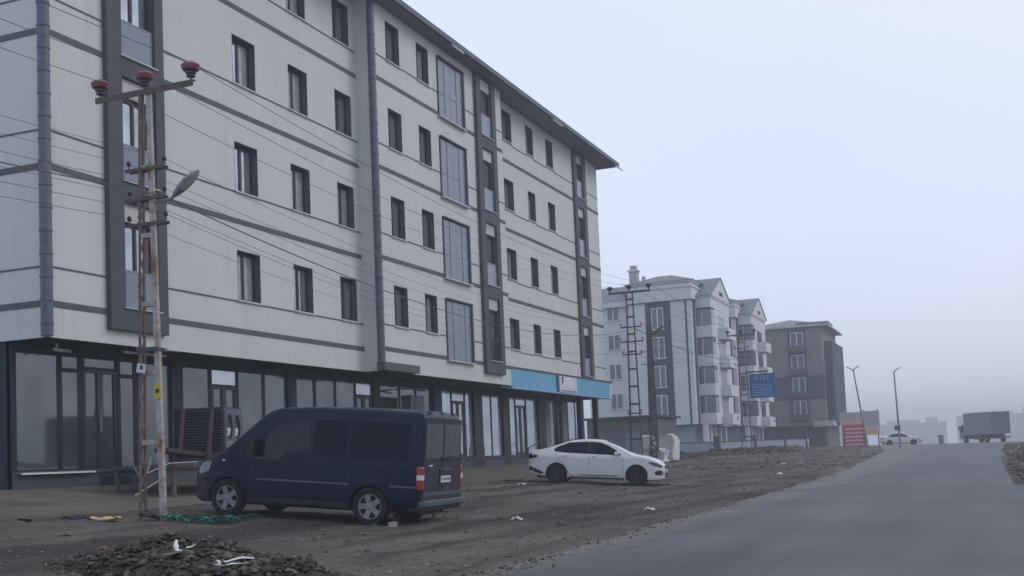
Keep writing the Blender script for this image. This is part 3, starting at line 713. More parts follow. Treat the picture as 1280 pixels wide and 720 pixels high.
# shop sign
sg = thing('shop_sign', 'long light blue shop sign with white logo panel over the shops', 'sign', (-18.8, 53, 4.35))
SX = X3+.02
mb = MB(); mb.box(SX, SX+.30, YB+.35, 59.65, 4.42, 5.22, 'sign_blue'); mb.build('sign_board', sg)
mb = MB(); mb.box(SX, SX+.33, YB+.3, Y1+.05, 5.222, 5.30, 'charcoal').box(SX,SX+.31,YB+.35,Y1,4.36,4.418,'sign_light').box(SX,SX+.27,59.652,Y1+.05,4.42,5.22,'sign_pale'); mb.build('sign_trim', sg)
mb = MB(); mb.box(SX+.301, SX+.34, 51.65, 54.15, 4.44, 5.2, 'sign_pale').box(SX+.301,SX+.345,51.35,51.648,4.44,5.2,'sign_navy'); mb.build('logo_panel', sg)
Tt = Matrix.Translation((SX+.35, 52.9, 4.86))@Matrix(((0,0,1,0),(1,0,0,0),(0,1,0,0),(0,0,0,1)))
text_mesh('A101', .78, 'lettering', sg, 'sign_white', Tt)
mb = MB(); mb.box(SX+.341,SX+.352,52.0,52.28,4.78,5.16,'sign_navy')
for i in range(7): mb.box(SX+.341,SX+.352,51.95+.3*i,52.12+.3*i,4.48,4.54,'sign_navy')
mb.build('logo_mark', sg)

# handrails on the entrance ramps
for i, (ya, yb, lab) in enumerate(((43.6,45.1,'short sloped steel handrail at the shop door behind the van'),(50.2,52.6,'sloped steel handrail at the shop door left of the white car'),(56.6,59.6,'steel ramp handrail under the blue sign behind the white car'))):
    mb = MB(); x = -19.75; z = gz(x, ya)
    P = [(x,ya,z+.75),(x,ya+.35,z+1.25),(x,yb-.4,z+1.0),(x,yb,z+.85)] if i != 1 else [(x,ya,z+.8),(x,yb-.3,z+1.2),(x,yb,z+1.25)]
    mb.tube(P, .028, 8, 'steel_dark')
    P2 = [(p[0],p[1],p[2]-.4) for p in P]; mb.tube(P2, .016, 6, 'steel_dark')
    for p in P: mb.tube([(p[0],p[1],z),p], .022, 6, 'steel_dark')
    tag(mb.build('handrail'), lab, 'handrail', 'handrails at the shop doors')
# wall mounted box above van
t = thing('air_conditioner', 'pale air conditioner box on a bracket before the shop glass above the van', 'air conditioner', (-19.7, 38.6, 2.9))
mb = MB(); mb.box(-19.95,-19.55,38.1,39.2,3.1,3.85,'hvac_face'); mb.build('casing', t)
mb = MB(); mb.lathe([(.0,0),(.28,0),(.28,.03),(.0,.03)], Matrix.Translation((-19.55,38.6,3.47))@Matrix.Rotation(R(90),4,'Y'), 18, 'frame'); mb.build('fan', t)
mb = MB(); mb.tube([(-20.28,38.2,4.1),(-19.7,38.3,4.1),(-19.6,39.4,4.05)], .03, 6, 'steel_dark').box(-20.3,-19.5,38.15,38.2,3.0,3.1,'steel_dark').box(-20.3,-19.5,39.1,39.15,3.0,3.1,'steel_dark'); mb.build('bracket', t)

# ------------------------------------------------------------------ rooftop chiller on a trestle by the shops
hv = thing('chiller_unit', 'large dark louvred cooling unit with two fan openings beside the van', 'cooling unit', (-17.45, 23.9, 1.62), (0,0,R(17)), local=True)
W_, D_, H_ = 1.32, 1.35, 1.30     # along y, along -x, height
mb = MB(); mb.box(-D_,-.06,.06,W_-.06,.03,H_-.03,'navybox').box(-D_,0,0,W_,H_-.04,H_,'navybox').box(-D_,0,0,W_,0,.05,'navybox')
for x, y in ((-.07,0),(-.07,W_-.07),(-D_,0),(-D_,W_-.07)): mb.box(x,x+.07,y,y+.07,.05,H_-.04,'navybox')
mb.build('casing', hv)
for i in range(17):
    z = .09+i*.068
    mb = MB() if i == 0 else mb
    T = Matrix.Translation((0,.03,z))@Matrix.Rotation(R(-32),4,'X'); mb.box(-D_+.07,-.07,-.035,.03,-.006,.006,'navybox',T)
mb.build('louvre', hv)
mb = MB(); wall_holes(mb, .0, .07, W_-.07, .05, H_-.04, [(.14,.62,.48,1.14),(.72,1.2,.48,1.14)], 'hvac_face')
for c in (.38,.96):     # rounded fan openings: four corner webs and a ring
    n = 28
    ring = [(c+.235*math.cos(2*math.pi*i/n), .81+.32*math.sin(2*math.pi*i/n)) for i in range(n)]
    sq = []
    for i in range(n):
        dx, dz = math.cos(2*math.pi*i/n), math.sin(2*math.pi*i/n); k = max(abs(dx)/.24, abs(dz)/.33); sq.append((c+dx/k, .81+dz/k))
    for i in range(n):
        j = (i+1)%n; mb.quad([(.001,*ring[i]),(.001,*ring[j]),(.001,*sq[j]),(.001,*sq[i])],'hvac_face'); mb.quad([(.001,*ring[i]),(.001,*ring[j]),(-.1,*ring[j]),(-.1,*ring[i])],'navybox')
mb.build('face_panel', hv, fixn=False)
for c in (.38,.96):
    mb = MB()
    for i in range(9):
        z = .52+.07*i; hw = .235*math.sqrt(max(0,1-((z-.81)/.32)**2)); mb.box(-.045,-.03,c-hw,c+hw,z-.008,z+.008,'hvac_face')
    mb.lathe([(.0,0),(.07,0),(.07,.04),(0,.04)], Matrix.Translation((-.05,c,.72))@Matrix.Rotation(R(90),4,'Y'), 12, 'white')
    mb.box(-.05,-.03,c-.09,c+.07,.6,.76,'white'); mb.build('fan', hv)
mb = MB()
for i in range(5): mb.box(.001,.02,.1+.0,W_-.1,.12+.07*i,.135+.07*i,'shutter')
mb.build('vent_slat', hv)
ts = thing('steel_trestle', 'long dark steel trestle table under the cooling unit', 'trestle', (-17.6, 23.2, .75))
mb = MB(); mb.box(-18.9,-17.1,21.5,25.3,1.46,1.54,'steel_dark'); mb.build('frame', ts)
for x, y in ((-17.2,21.6),(-17.2,22.7),(-17.2,23.05),(-18.8,21.6),(-18.8,23.1),(-17.2,25.1),(-18.8,25.1)):
    mb = MB(); mb.box(x-.045,x+.045,y-.045,y+.045,gz(x,y)+.02,1.46,'steel_dark'); mb.build('leg', ts)
mb = MB(); T = Matrix.Translation((-17.35,21.45,1.86))@Matrix.Rotation(R(-5),4,'X'); mb.box(-.25,.15,0,2.4,-.05,.05,'wood',T); tag(mb.build('plank'), 'wide brown plank propped level in front of the cooling unit', 'plank')
mb = MB(); T = Matrix.Translation((-17.1,22.7,1.6))@Matrix.Rotation(R(-9),4,'X'); mb.box(-.03,.03,0,.09,0,1.25,'wood',T); tag(mb.build('plank'), 'narrow post leaning upright at the near corner of the cooling unit', 'plank')
mb = MB(); T = Matrix.Translation((-17.55,22.2,1.6))@Matrix.Rotation(R(-9),4,'X'); mb.box(-.03,.03,0,.09,0,1.25,'wood',T); tag(mb.build('plank'), 'narrow post leaning against the left side of the cooling unit', 'plank')
# bent pipes left of the trestle
mb = MB(); z = gz(-17.5,20.3)
mb.tube([(-17.3,20.2,z+.95),(-17.2,20.6,z+.35),(-17.25,20.9,z+.9),(-17.2,21.2,z+.45),(-17.3,20.4,z+.1)], .022, 8, 'steel_grey').tube([(-17.2,20.6,z+.55),(-17.0,21.2,z+.78),(-17.0,22.2,z+.80)], .02, 8, 'steel_grey')
tag(mb.build('bent_pipe'), 'bent grey pipes stacked behind the foot of the near pole', 'pipe')

# ------------------------------------------------------------------ poles
def insulator(root, x, y, z, s=1., capm='red_cap'):
    mb = MB(); T = Matrix.Translation((x,y,z))@Matrix.Scale(s,4)
    mb.lathe([(.02,0),(.02,.05),(.075,.06),(.085,.08),(.05,.09),(.05,.11),(.095,.125),(.10,.145),(.055,.155),(.055,.17),(.125,.19),(.13,.215),(.06,.225)], T, 18, 'dark_ceramic')
    o = mb.build('insulator', root, smooth=35)
    mb = MB(); mb.lathe([(.10,.17),(.15,.19),(.165,.235),(.175,.27),(.13,.315),(.06,.325),(.03,.355)], T, 18, capm)
    c = mb.build('cap', o, smooth=35)
    return (x, y, z+.31*s)
def pin(root, x, y, z, up=1):
    mb = MB(); T = Matrix.Translation((x,y,z))
    mb.lathe([(.012,-.09),(.012,0),(.035,.01),(.045,.04),(.03,.05),(.042,.07),(.03,.10),(.01,.105)], T, 10, 'dark_ceramic'); mb.build('pin_insulator', root, smooth=40)
    return (x, y, z+.05)
def pole(label, bx, by, top, spread_b, spread_t, arm, arms, legw=.105, rung=1.05, lamp=True, mats=('rust','rust'), arm_z=None, tilt=0., r_start=.5, lattice=(0,0)):
    z0 = gz(bx, by)-.1; root = thing('utility_pole', label, 'utility pole', (bx, by, z0+.1), group='steel utility poles along the verge')
    H = top-z0; tips = []
    def cx(z, s):
        t = (z-z0)/H; return bx+tilt*t+s*(spread_b*(1-t)+spread_t*t)/2
    for s, m in ((-1, mats[0]), (1, mats[1])):
        mb = MB()          # channel (web + two flanges) or open lattice leg
        if lattice[0 if s < 0 else 1]:
            hw = legw*.85
            for sy in (-1, 1): mb.beam((cx(z0,s),by+sy*hw,z0),(cx(top,s),by+sy*hw*.6,top), .038, .038, m)
            nn = int(H/.30)
            for i in range(nn):
                za, zb = z0+H*i/nn, z0+H*(i+1)/nn; sg = 1 if i % 2 else -1
                mb.beam((cx(za,s),by+sg*hw*(1-.4*i/nn),za),(cx(zb,s),by-sg*hw*(1-.4*(i+1)/nn),zb), .022, .022, 'rust' if m == 'rust' else m)
            mb.build('leg', root); continue
        n = 14
        for i in range(n):
            za, zb = z0+H*i/n, z0+H*(i+1)/n
            xa, xb = cx(za, s), cx(zb, s)
            wv = legw*(1-.35*i/n); wv2 = legw*(1-.35*(i+1)/n)
            for (ox, oy, w1, d1) in ((s*.0,0,.010,1.), ):
                mb.beam((xa+s*.03,by,za),(xb+s*.03,by,zb), .012, wv, m) if False else None
            def pr(x0a, x1a, y0a, y1a, x0b, x1b, y0b, y1b):
                b = len(mb.v); k = mb.mi(m)
                mb.v += [(x0a,y0a,za),(x1a,y0a,za),(x1a,y1a,za),(x0a,y1a,za),(x0b,y0b,zb),(x1b,y0b,zb),(x1b,y1b,zb),(x0b,y1b,zb)]
                for q in ((0,1,5,4),(1,2,6,5),(2,3,7,6),(3,0,4,7)): mb.f.append([b+e for e in q]); mb.m.append(k)
                if i in (0, n-1): mb.f.append([b+e for e in ((0,3,2,1) if i == 0 else (4,5,6,7))]); mb.m.append(k)
            ho, hi = wv/2, wv2/2
            pr(xa+s*.045-.006, xa+s*.045+.006, by-ho, by+ho, xb+s*.045-.006, xb+s*.045+.006, by-hi, by+hi)
            for sy in (-1, 1):
                pr(min(xa-s*.062,xa+s*.038), max(xa-s*.062,xa+s*.038), by+sy*ho-.006*sy-.005, by+sy*ho-.006*sy+.005, min(xb-s*.045,xb+s*.038), max(xb-s*.045,xb+s*.038), by+sy*hi-.006*sy-.005, by+sy*hi-.006*sy+.005)
        mb.build('leg', root)
    z = z0+r_start+.9; i = 0
    while z < top-.3:
        mb = MB(); mb.box(cx(z,-1)-.02, cx(z,1)+.02, by-legw/2-.012, by-legw/2-.003, z, z+.09, mats[1] if mats[0] != mats[1] else mats[0]).box(cx(z,-1)-.02, cx(z,1)+.02, by+legw/2+.003, by+legw/2+.012, z, z+.09, mats[0]); mb.build('batten', root)
        mb2 = MB(); mb2.box(cx(z+.4,-1)-.09, cx(z+.4,-1)-.03, by-.02, by+.02, z+.4, z+.42, 'steel_dark'); mb2.build('step', root)
        z += rung; i += 1
    az = top if arm_z is None else arm_z
    mb = MB(); mb.box(bx+tilt-arm/2, bx+tilt+arm/2, by-.05, by-.04, az-.06, az+.06, 'steel_dark').box(bx+tilt-arm/2, bx+tilt+arm/2, by-.04, by+.05, az+.05, az+.06, 'steel_dark')
    mb.beam((bx+tilt-.45,by-.06,az-.05),(bx+tilt-.05,by-.06,az-.35), .03, .03, 'steel_dark'); mb.build('crossarm', root)
    for k in (-1, 0, 1): tips.append(insulator(root, bx+tilt+k*(arm/2-.08), by, az+.06, 1., 'red_cap' if by < 30 else 'dark_ceramic'))
    low = []
    for (dz, wl, hgt) in arms:
        mb = MB(); c = cx(top-dz, 0); mb.box(c-wl/2, c+wl/2, by-.075, by-.055, top-dz-.03, top-dz+.03, 'steel_dark').box(c-wl/2, c+wl/2, by+.055, by+.075, top-dz-.03, top-dz+.03, 'steel_dark'); mb.build('crossarm', root)
        for s in (-1, 1): low.append(pin(root, c+s*(wl/2-.03), by, top-dz+.10))
    return root, tips, low, cx
pA, tA, lA, cxA = pole('nearest steel pole with three red capped insulators and pale peeling legs', -13.88, 16.85, 8.30, .46, .17, 2.22, ((1.43,.86,0),(1.98,.84,0),(2.45,.88,0)), legw=.085, rung=1.25, lattice=(1,0), mats=('rust_dark','rust'))
# lamp on the near pole
la = MB(); la.tube([(-13.75,16.85,6.25),(-13.3,16.8,6.24),(-13.05,16.75,6.42)], .03, 8, 'steel_grey'); lo = la.build('lamp_arm', pA, smooth=40)
def lamp_head(root, T, s=1., m='steel_grey'):
    mb = MB(); n = 10; prof = [(0,.04,.04),(.08,.07,.06),(.2,.11,.085),(.4,.125,.09),(.55,.10,.07),(.65,.05,.04),(.68,.01,.01)]
    b = len(mb.v); k = mb.mi(m); k2 = mb.mi('sill')
    for x, hy, hz in prof:
        for j in range(n):
            a = 2*math.pi*j/n; zz = math.sin(a)*hz; zz = max(zz, -hz*.45); p = T@Vector((x*s, math.cos(a)*hy*s, zz*s)); mb.v.append(tuple(p))
    for i in range(len(prof)-1):
        for j in range(n):
            mb.f.append([b+i*n+j, b+i*n+(j+1)%n, b+(i+1)*n+(j+1)%n, b+(i+1)*n+j]); mb.m.append(k2 if j in (6,7,8) and 1 < i < 5 else k)
    mb.f.append([b+j for j in range(n)]); mb.m.append(k); mb.f.append([b+(len(prof)-1)*n+j for j in range(n)]); mb.m.append(k)
    return mb.build('lamp_head', root, smooth=50)
lamp_head(pA, Matrix.Translation((-13.22,16.78,6.28))@Matrix.Rotation(R(-36),4,'Y'))
mb = MB(); T = Matrix.Translation((-13.95,16.70,3.22))@Matrix.Rotation(R(12),4,'Y')@Matrix.Rotation(R(8),4,'Z'); mb.box(-.10,.10,-.01,.01,-.09,.09,'hvac_face',T); mb.box(-.09,.09,-.014,-.0101,-.08,.08,'sign_pale',T); mb.box(-.03,.03,-.02,-.0141,-.02,.05,'frame',T); mb.build('notice_plate', pA)
mb = MB(); mb.box(-13.72,-13.58,16.74,16.755,2.66,2.92,'yellow').box(-13.69,-13.61,16.735,16.739,2.76,2.84,'frame'); mb.build('warning_tag', pA)
mb = MB()
for i in range(6): mb.tube([(-14.12,16.76,3.5+.02*i),(-13.7,16.72,3.53+.012*i),(-13.45,16.8,3.48+.03*(i%3))], .008, 5, 'wire')
mb.tube([(-13.5,16.8,3.5),(-13.1,16.7,3.45)],.01,5,'wire'); mb.build('cable_tie', pA)
pB, tB, lB, cxB = pole('dark steel pole beside the far end of the shops', -17.55, 60.6, 10.15, .62, .34, 2.35, ((1.9,1.2,0),(2.7,1.3,0),(3.4,1.1,0),(6.6,.8,0)), legw=.11, rung=.95, mats=('steel_dark','steel_dark'), lattice=(1,1))
pC, tC, lC, cxC = pole('farthest steel pole, carrying the blue advertising board', -16.95, 88.5, 10.1, .75, .45, 2.2, ((1.0,1.1,0),(1.7,1.3,0),(2.3,1.2,0)), legw=.11, rung=.8, mats=('rust_dark','steel_dark'), lattice=(1,1))
# lattice lamp mast behind pole B
lm = thing('lattice_mast', 'thin lattice lamp mast just right of the dark steel pole', 'lamp mast', (-17.4, 63.6, gz(-17.4,63.6)))
z0 = gz(-17.4,63.6)-.1
for sx in (-1,1):
    for sy in (-1,1):
        mb = MB(); mb.beam((-17.4+sx*.20,63.6+sy*.2,z0),(-17.35+sx*.10,63.6+sy*.1,8.6),.06,.06,'steel_dark'); mb.build('leg', lm)
mb = MB(); n = 26
for i in range(n):
    za, zb = z0+(8.5-z0)*i/n, z0+(8.5-z0)*(i+1)/n; wa, wb = .20-.10*i/n, .20-.10*(i+1)/n; s = 1 if i % 2 else -1
    for yy in (-1,1): mb.beam((-17.4+s*wa+.05*i/n,63.6+yy*wa,za),(-17.4-s*wb+.05*i/n,63.6+yy*wb,zb),.045,.045,'steel_dark')
mb.build('bracing', lm)
mb = MB(); mb.beam((-17.3,63.6,8.0),(-16.9,63.5,8.15),.05,.05,'steel_dark'); mb.beam((-17.9,63.6,7.1),(-16.7,63.6,7.1),.04,.04,'steel_dark').beam((-17.9,63.6,6.4),(-16.9,63.6,6.4),.04,.04,'steel_dark'); mb.build('bracket', lm)
lamp_head(lm, Matrix.Translation((-17.15,63.5,8.0))@Matrix.Rotation(R(-35),4,'Y'), 1.25, 'steel_dark')
# blue board on pole C
bs = thing('advertising_board', 'blue square board with rows of pale writing on the farthest pole', 'sign', (-15.6, 88.2, 4.4), (0,0,0))
mb = MB(); mb.box(-16.45,-14.5,88.1,88.2,5.2,7.05,'sign_deep'); mb.build('sign_board', bs)
mb = MB(); mb.box(-16.5,-16.45,88.08,88.22,5.1,7.1,'sign_pale').box(-16.7,-15.0,88.1,88.3,7.15,7.25,'frame'); mb.build('sign_frame', bs)
Tt = Matrix.Translation((-15.5,88.09,6.68))@Matrix.Rotation(R(90),4,'X')
text_mesh('A101', .55, 'lettering', bs, 'sign_light', Tt)
r_ = random.Random(5)
for i in range(5):
    mb = MB(); x = -16.25; z = 6.15-.19*i
    while x < -14.75:
        l = r_.uniform(.06,.2); mb.box(x,min(x+l,-14.7),88.085,88.098,z,z+.07,'sign_light'); x += l+.05
    mb.build('writing', bs)

# ------------------------------------------------------------------ overhead wires
def wire(a, b, sag, r, name='overhead_wire', lab=None):
    a, b = Vector(a), Vector(b); n = 24; pts = []
    for i in range(n+1):
        t = i/n; p = a.lerp(b, t); p.z -= sag*4*t*(1-t); pts.append(p)
    return pts, r
def cable(segs, label):
    mb = MB()
    for pts, r in segs: mb.tube(pts, r, 5, 'wire')
    tag(mb.build('overhead_wire', smooth=60), label, 'wire', 'overhead wires strung between the poles')
names = ('left conductor on the red capped insulators, nearest the building', 'middle conductor on the red capped insulators', 'right conductor on the red capped insulators, nearest the road')
for k in range(3):
    a = tA[k]; back = (a[0]+.2, -18, a[2]+.3)
    cable([wire(back, a, .5, .0065), wire(a, tB[k], .75, .0065), wire(tB[k], tC[k], .3, .012), wire(tC[k], (tC[k][0]+3, 128, tC[k][2]-1), .3, .012)], names[k])
mid = [('upper','left'),('upper','right'),('middle','left'),('middle','right'),('lowest','left'),('lowest','right')]
for k in range(6):
    a = lA[k]; b = lB[min(k, 5)]; c = lC[min(k, 5)]
    cable([wire((a[0]+.1, -18, a[2]+.25), a, .6, .0048), wire(a, b, .85+.1*(k%3), .0048), wire(b, c, .3, .009)], 'thin wire from the %s arm of the near pole, %s end' % mid[k])
cable([wire((-13.0,-18,6.0),(-13.55,16.85,6.35),.55,.012), wire((-13.55,16.85,6.35),(-17.3,60.5,8.15),1.25,.013), wire((-17.3,60.5,8.15),(-16.9,88.4,8.2),.5,.02)], 'thick twisted cable hung beneath the thin wires')

# ------------------------------------------------------------------ vehicles
def make_shell(xs, zt, zb, W, r, crown, arches, name, m, parent, K=12, floor=.7):
    """closed body lofted through cross-sections; arches cut by a boolean"""
    rings = []
    for x in xs:
        t, b = zt(x), zb(x); rr = min(r(x) if callable(r) else r, (t-b)*.4)
        half = [(0,b),(W(x,b)*floor,b),(W(x,b+.03)-.03,b+.002),(W(x,b+.05),b+.05)]
        z0, z1 = b+.05, t-rr
        for i in range(1, K+1):
            z = z0+(z1-z0)*i/K; half.append((W(x,z), z))
        wc = W(x, z1)
        for i in range(1, 5):
            a = math.pi/2*i/4; half.append((wc-rr+rr*math.cos(a), z1+rr*math.sin(a)))
        for q in (.75,.5,.25): half.append(((wc-rr)*q, t+crown*(1-q*q)))
        half.append((0, t+crown))
        ring = [(x, y, z) for y, z in half] + [(x, -y, z) for y, z in half[-2:0:-1]]
        rings.append(ring)
    n = len(rings[0]); mb = MB(); k = mb.mi(m)
    for rg in rings: mb.v += rg
    for i in range(len(rings)-1):
        for j in range(n):
            mb.f.append([i*n+j, i*n+(j+1)%n, (i+1)*n+(j+1)%n, (i+1)*n+j]); mb.m.append(k)
    mb.f.append(list(range(n))); mb.m.append(k); mb.f.append([(len(rings)-1)*n+j for j in range(n)][::-1]); mb.m.append(k)
    mb.mats = [m]; me = mb.mesh(name)
    bm = bmesh.new(); bm.from_mesh(me); bmesh.ops.recalc_face_normals(bm, faces=bm.faces); bm.to_mesh(me); bm.free()
    o = bpy.data.objects.new(name, me); COL.objects.link(o)
    M_in = 'blackplastic'
    if arches:
        c = MB()
        for (ax, az, ar, y0, y1) in arches:
            for s in (-1, 1):
                T = Matrix.Translation((ax, 0, az))@Matrix.Rotation(R(90),4,'X')
                c.lathe([(ar, s*y0), (ar, s*y1)] if s*y0 < s*y1 else [(ar, s*y1), (ar, s*y0)], T, 40, M_in)
        cme = c.mesh('cut'); bm = bmesh.new(); bm.from_mesh(cme); bmesh.ops.recalc_face_normals(bm, faces=bm.faces); bm.to_mesh(cme); bm.free()
        co = bpy.data.objects.new('cut', cme); COL.objects.link(co)
        md = o.modifiers.new('b', 'BOOLEAN'); md.operation = 'DIFFERENCE'; md.object = co; md.solver = 'EXACT'
        try: md.material_mode = 'TRANSFER'
        except Exception: pass
        bpy.context.view_layer.update()
        me2 = bpy.data.meshes.new_from_object(o.evaluated_get(bpy.context.evaluated_depsgraph_get()))
        o.modifiers.clear(); o.data = me2; bpy.data.objects.remove(co)
    o.data.shade_smooth(); o.data.set_sharp_from_angle(angle=R(38))
    o.parent = parent; o['_o'] = (0,0,0)
    return o
def side_patch(name, poly, S, off, m, parent, sides=(1,-1), thick=.004, sub=3, label=None):
    out = []
    for s in sides:
        bm = bmesh.new(); vs = [bm.verts.new((x, 0, z)) for x, z in poly]; bm.faces.new(vs)
        bmesh.ops.triangulate(bm, faces=bm.faces)
        bmesh.ops.subdivide_edges(bm, edges=bm.edges, cuts=sub, use_grid_fill=True)
        for v in bm.verts: v.co.y = s*(S(v.co.x, v.co.z)+off)
        bmesh.ops.recalc_face_normals(bm, faces=bm.faces)
        me = bpy.data.meshes.new(name); bm.to_mesh(me); bm.free(); me.materials.append(M[m]); me.shade_smooth()
        o = bpy.data.objects.new(name, me); COL.objects.link(o); o.parent = parent; o['_o'] = (0,0,0)
        if label: o['label'] = label
        out.append(o)
    return out
def strip(name, pts, S, off, w, m, parent, sides=(1,-1)):
    """thin line (panel gap, moulding) following the body side"""
    for s in sides:
        mb = MB()
        for (xa, za), (xb, zb) in zip(pts, pts[1:]):
            n = max(2, int(math.hypot(xb-xa, zb-za)/.12))
            for i in range(n):
                t0, t1 = i/n, (i+1)/n; x0, z0, x1, z1 = xa+(xb-xa)*t0, za+(zb-za)*t0, xa+(xb-xa)*t1, za+(zb-za)*t1
                L = math.hypot(x1-x0, z1-z0) or 1; nx, nz = -(z1-z0)/L*w/2, (x1-x0)/L*w/2
                q = [(x0+nx, z0+nz), (x1+nx, z1+nz), (x1-nx, z1-nz), (x0-nx, z0-nz)]
                mb.quad([(x, s*(S(x, z)+off), z) for x, z in q], m)
        mb.build(name, parent, fixn=False)
def make_wheel(root, x, y, rad, wid, spokes, rm, side):
    """wheel with rounded tyre, rim dish and spokes; side=+1 outer face to +y"""
    wh = bpy.data.objects.new('wheel', None); COL.objects.link(wh); wh.parent = root; wh.location = (x, y, rad); wh['_o'] = (0,0,0)
    T = Matrix.Rotation(R(-90)*side, 4, 'X')
    h = wid/2; ri = rad*.66
    mb = MB(); mb.lathe([(ri,-h*.8),(rad*.9,-h*.95),(rad*.985,-h*.72),(rad,-h*.4),(rad,h*.4),(rad*.985,h*.72),(rad*.9,h*.95),(ri+.015,h*.86),(ri,h*.70),(ri*.97,h*.1)], T, 44, 'tyre')
    mb.build('tyre', wh, smooth=35)
    mb = MB(); mb.lathe([(ri*.99,h*.05),(ri*.99,h*.80),(ri*.93,h*.80),(ri*.90,h*.3),(ri*.9,h*.1)], T, 44, rm)
    mb.lathe([(ri*.9,h*.05),(ri*.88,h*.12),(.0,h*.12)], T, 32, 'tyre')
    for i in range(spokes):
        for o_ in (-.11,.11) if spokes <= 6 else (0,):
            a = 2*math.pi*i/spokes; Tm = T@Matrix.Rotation(a,4,'Z'); b = len(mb.v); k = mb.mi(rm)
            w0, w1 = (.022,.026) if spokes <= 6 else (.010,.016)
            Pp = [(.03,o_*.25-w0,h*.62),(.03,o_*.25+w0,h*.62),(ri*.93,o_*ri*.95+w1,h*.72),(ri*.93,o_*ri*.95-w1,h*.72)]
            Pb = [(p[0],p[1],p[2]-.03) for p in Pp]; mb.v += [tuple(Tm@Vector(p)) for p in Pp+Pb]
            for q in ((0,1,2,3),(7,6,5,4),(0,4,5,1),(1,5,6,2),(2,6,7,3),(3,7,4,0)): mb.f.append([b+e for e in q]); mb.m.append(k)
    mb.lathe([(.065,h*.4),(.06,h*.68),(.03,h*.72),(0,h*.72)], T, 20, rm)
    mb.build('rim', wh, smooth=35)
    return wh
def interp(t):
    """smooth piecewise profile (monotone-ish cosine blend kept linear for crisp car lines)"""
    return lambda x: lerp_table(t, x)
# ---- dark van
vz = .235
van = thing('parked_van', 'dark navy passenger van parked nose in towards the shops', 'van', (-10.35, 19.2, vz), (0, 0, 0), local=True)
van.rotation_euler = Matrix.Rotation(R(183.2),4,'Z').to_3x3().to_4x4().to_euler()
van.matrix_world = Matrix.Translation((-10.35,19.2,vz))@Matrix.Rotation(R(183.2),4,'Z')@Matrix.Rotation(R(-4.8),4,'Y')
VL, VR = 2.95, -.98
vzt = interp([(-.98,1.96),(-.95,2.02),(-.85,2.06),(0,2.085),(1.2,2.085),(1.95,2.05),(2.12,2.0),(2.3,1.88),(2.6,1.62),(2.95,1.32),(3.1,1.23),(3.35,1.14),(3.6,1.03),(3.74,.93),(3.82,.80),(3.87,.65),(3.88,.55)])
vzb = interp([(-.98,.38),(-.6,.32),(0,.28),(3.,.26),(3.6,.24),(3.88,.30)])
def vW(x, z):
    w = lerp_table([(-.98,.90),(-.93,.955),(-.8,.98),(0,.985),(2.2,.985),(2.9,.975),(3.2,.95),(3.45,.90),(3.65,.81),(3.78,.70),(3.88,.50)], x)
    if z > 1.15: w -= .085*(z-1.15)/.95 + .05*max(0, (z-1.75)/.35)**2
    if z < .45: w -= .03*(.45-z)/.2
    w += .008*math.exp(-((z-.72)/.05)**2)
    return w
xs = axis([(-.98,-.8,.045),(-.8,1.9,.15),(1.9,3.1,.07),(3.1,3.88,.05)])
make_shell(xs, vzt, vzb, vW, .10, .035, [(0,.34,.40,.55,1.2),(VL,.34,.40,.55,1.2)], 'body', 'navy', van)
def vS(x, z):
    t = vzt(x)-.10; return vW(x, min(z, t)) if z < t else vW(x, t)-.10+math.sqrt(max(0,.01-(z-t)**2))
side_patch('window', [(-.72,1.20),(-.74,1.84),(-.2,1.86),(.42,1.86),(.42,1.18)], vS, .004, 'black_glass', van, label='tinted rear quarter window')
side_patch('window', [(.48,1.18),(.48,1.86),(1.15,1.86),(1.15,1.18)], vS, .004, 'black_glass', van, label='tinted sliding door window')
side_patch('window', [(1.22,1.30),(1.25,1.80),(1.82,1.78),(2.03,1.63),(2.40,1.20),(2.42,1.10),(1.85,1.10),(1.75,1.24)], vS, .004, 'van_glass_clear', van, label='clear cab door window')
strip('panel_gap', [(1.19,.34),(1.19,1.9)], vS, .003, .012, 'blackplastic', van)
strip('panel_gap', [(.45,.5),(.45,1.12)], vS, .003, .010, 'blackplastic', van)
strip('panel_gap', [(2.44,1.10),(2.36,.78),(2.32,.34)], vS, .003, .012, 'blackplastic', van)
strip('window_pillar', [(1.98,1.28),(2.02,1.62)], vS, .006, .035, 'blackplastic', van)
strip('side_moulding', [(.42,.73),(2.3,.73)], vS, .012, .035, 'greyplastic', van)
strip('side_moulding', [(-.90,.73),(-.40,.73)], vS, .012, .035, 'greyplastic', van)
strip('slide_rail', [(-.75,1.08),(.42,1.08)], vS, .004, .02, 'blackplastic', van)
for x, z in ((1.33,1.02),(1.08,1.02)):
    mb = MB(); mb.box(x-.08,x+.08,vS(x,z)+.002,vS(x,z)+.035,z-.018,z+.018,'navy').box(x-.08,x+.08,-vS(x,z)-.002,-vS(x,z)-.035,z-.018,z+.018,'navy'); mb.build('door_handle', van)
for s in (1,-1):
    mb = MB(); T = Matrix.Translation((2.36,s*1.08,1.32)); mb.box(-.07,.05,-.09,.10,-.16,.16,'blackplastic',T); mb.box(-.02,.02,-.14*s,-.07*s,-.14,-.06,'blackplastic',T)
    o = mb.build('side_mirror', van); bv = o.modifiers.new('b','BEVEL'); bv.width = .03; bv.segments = 2
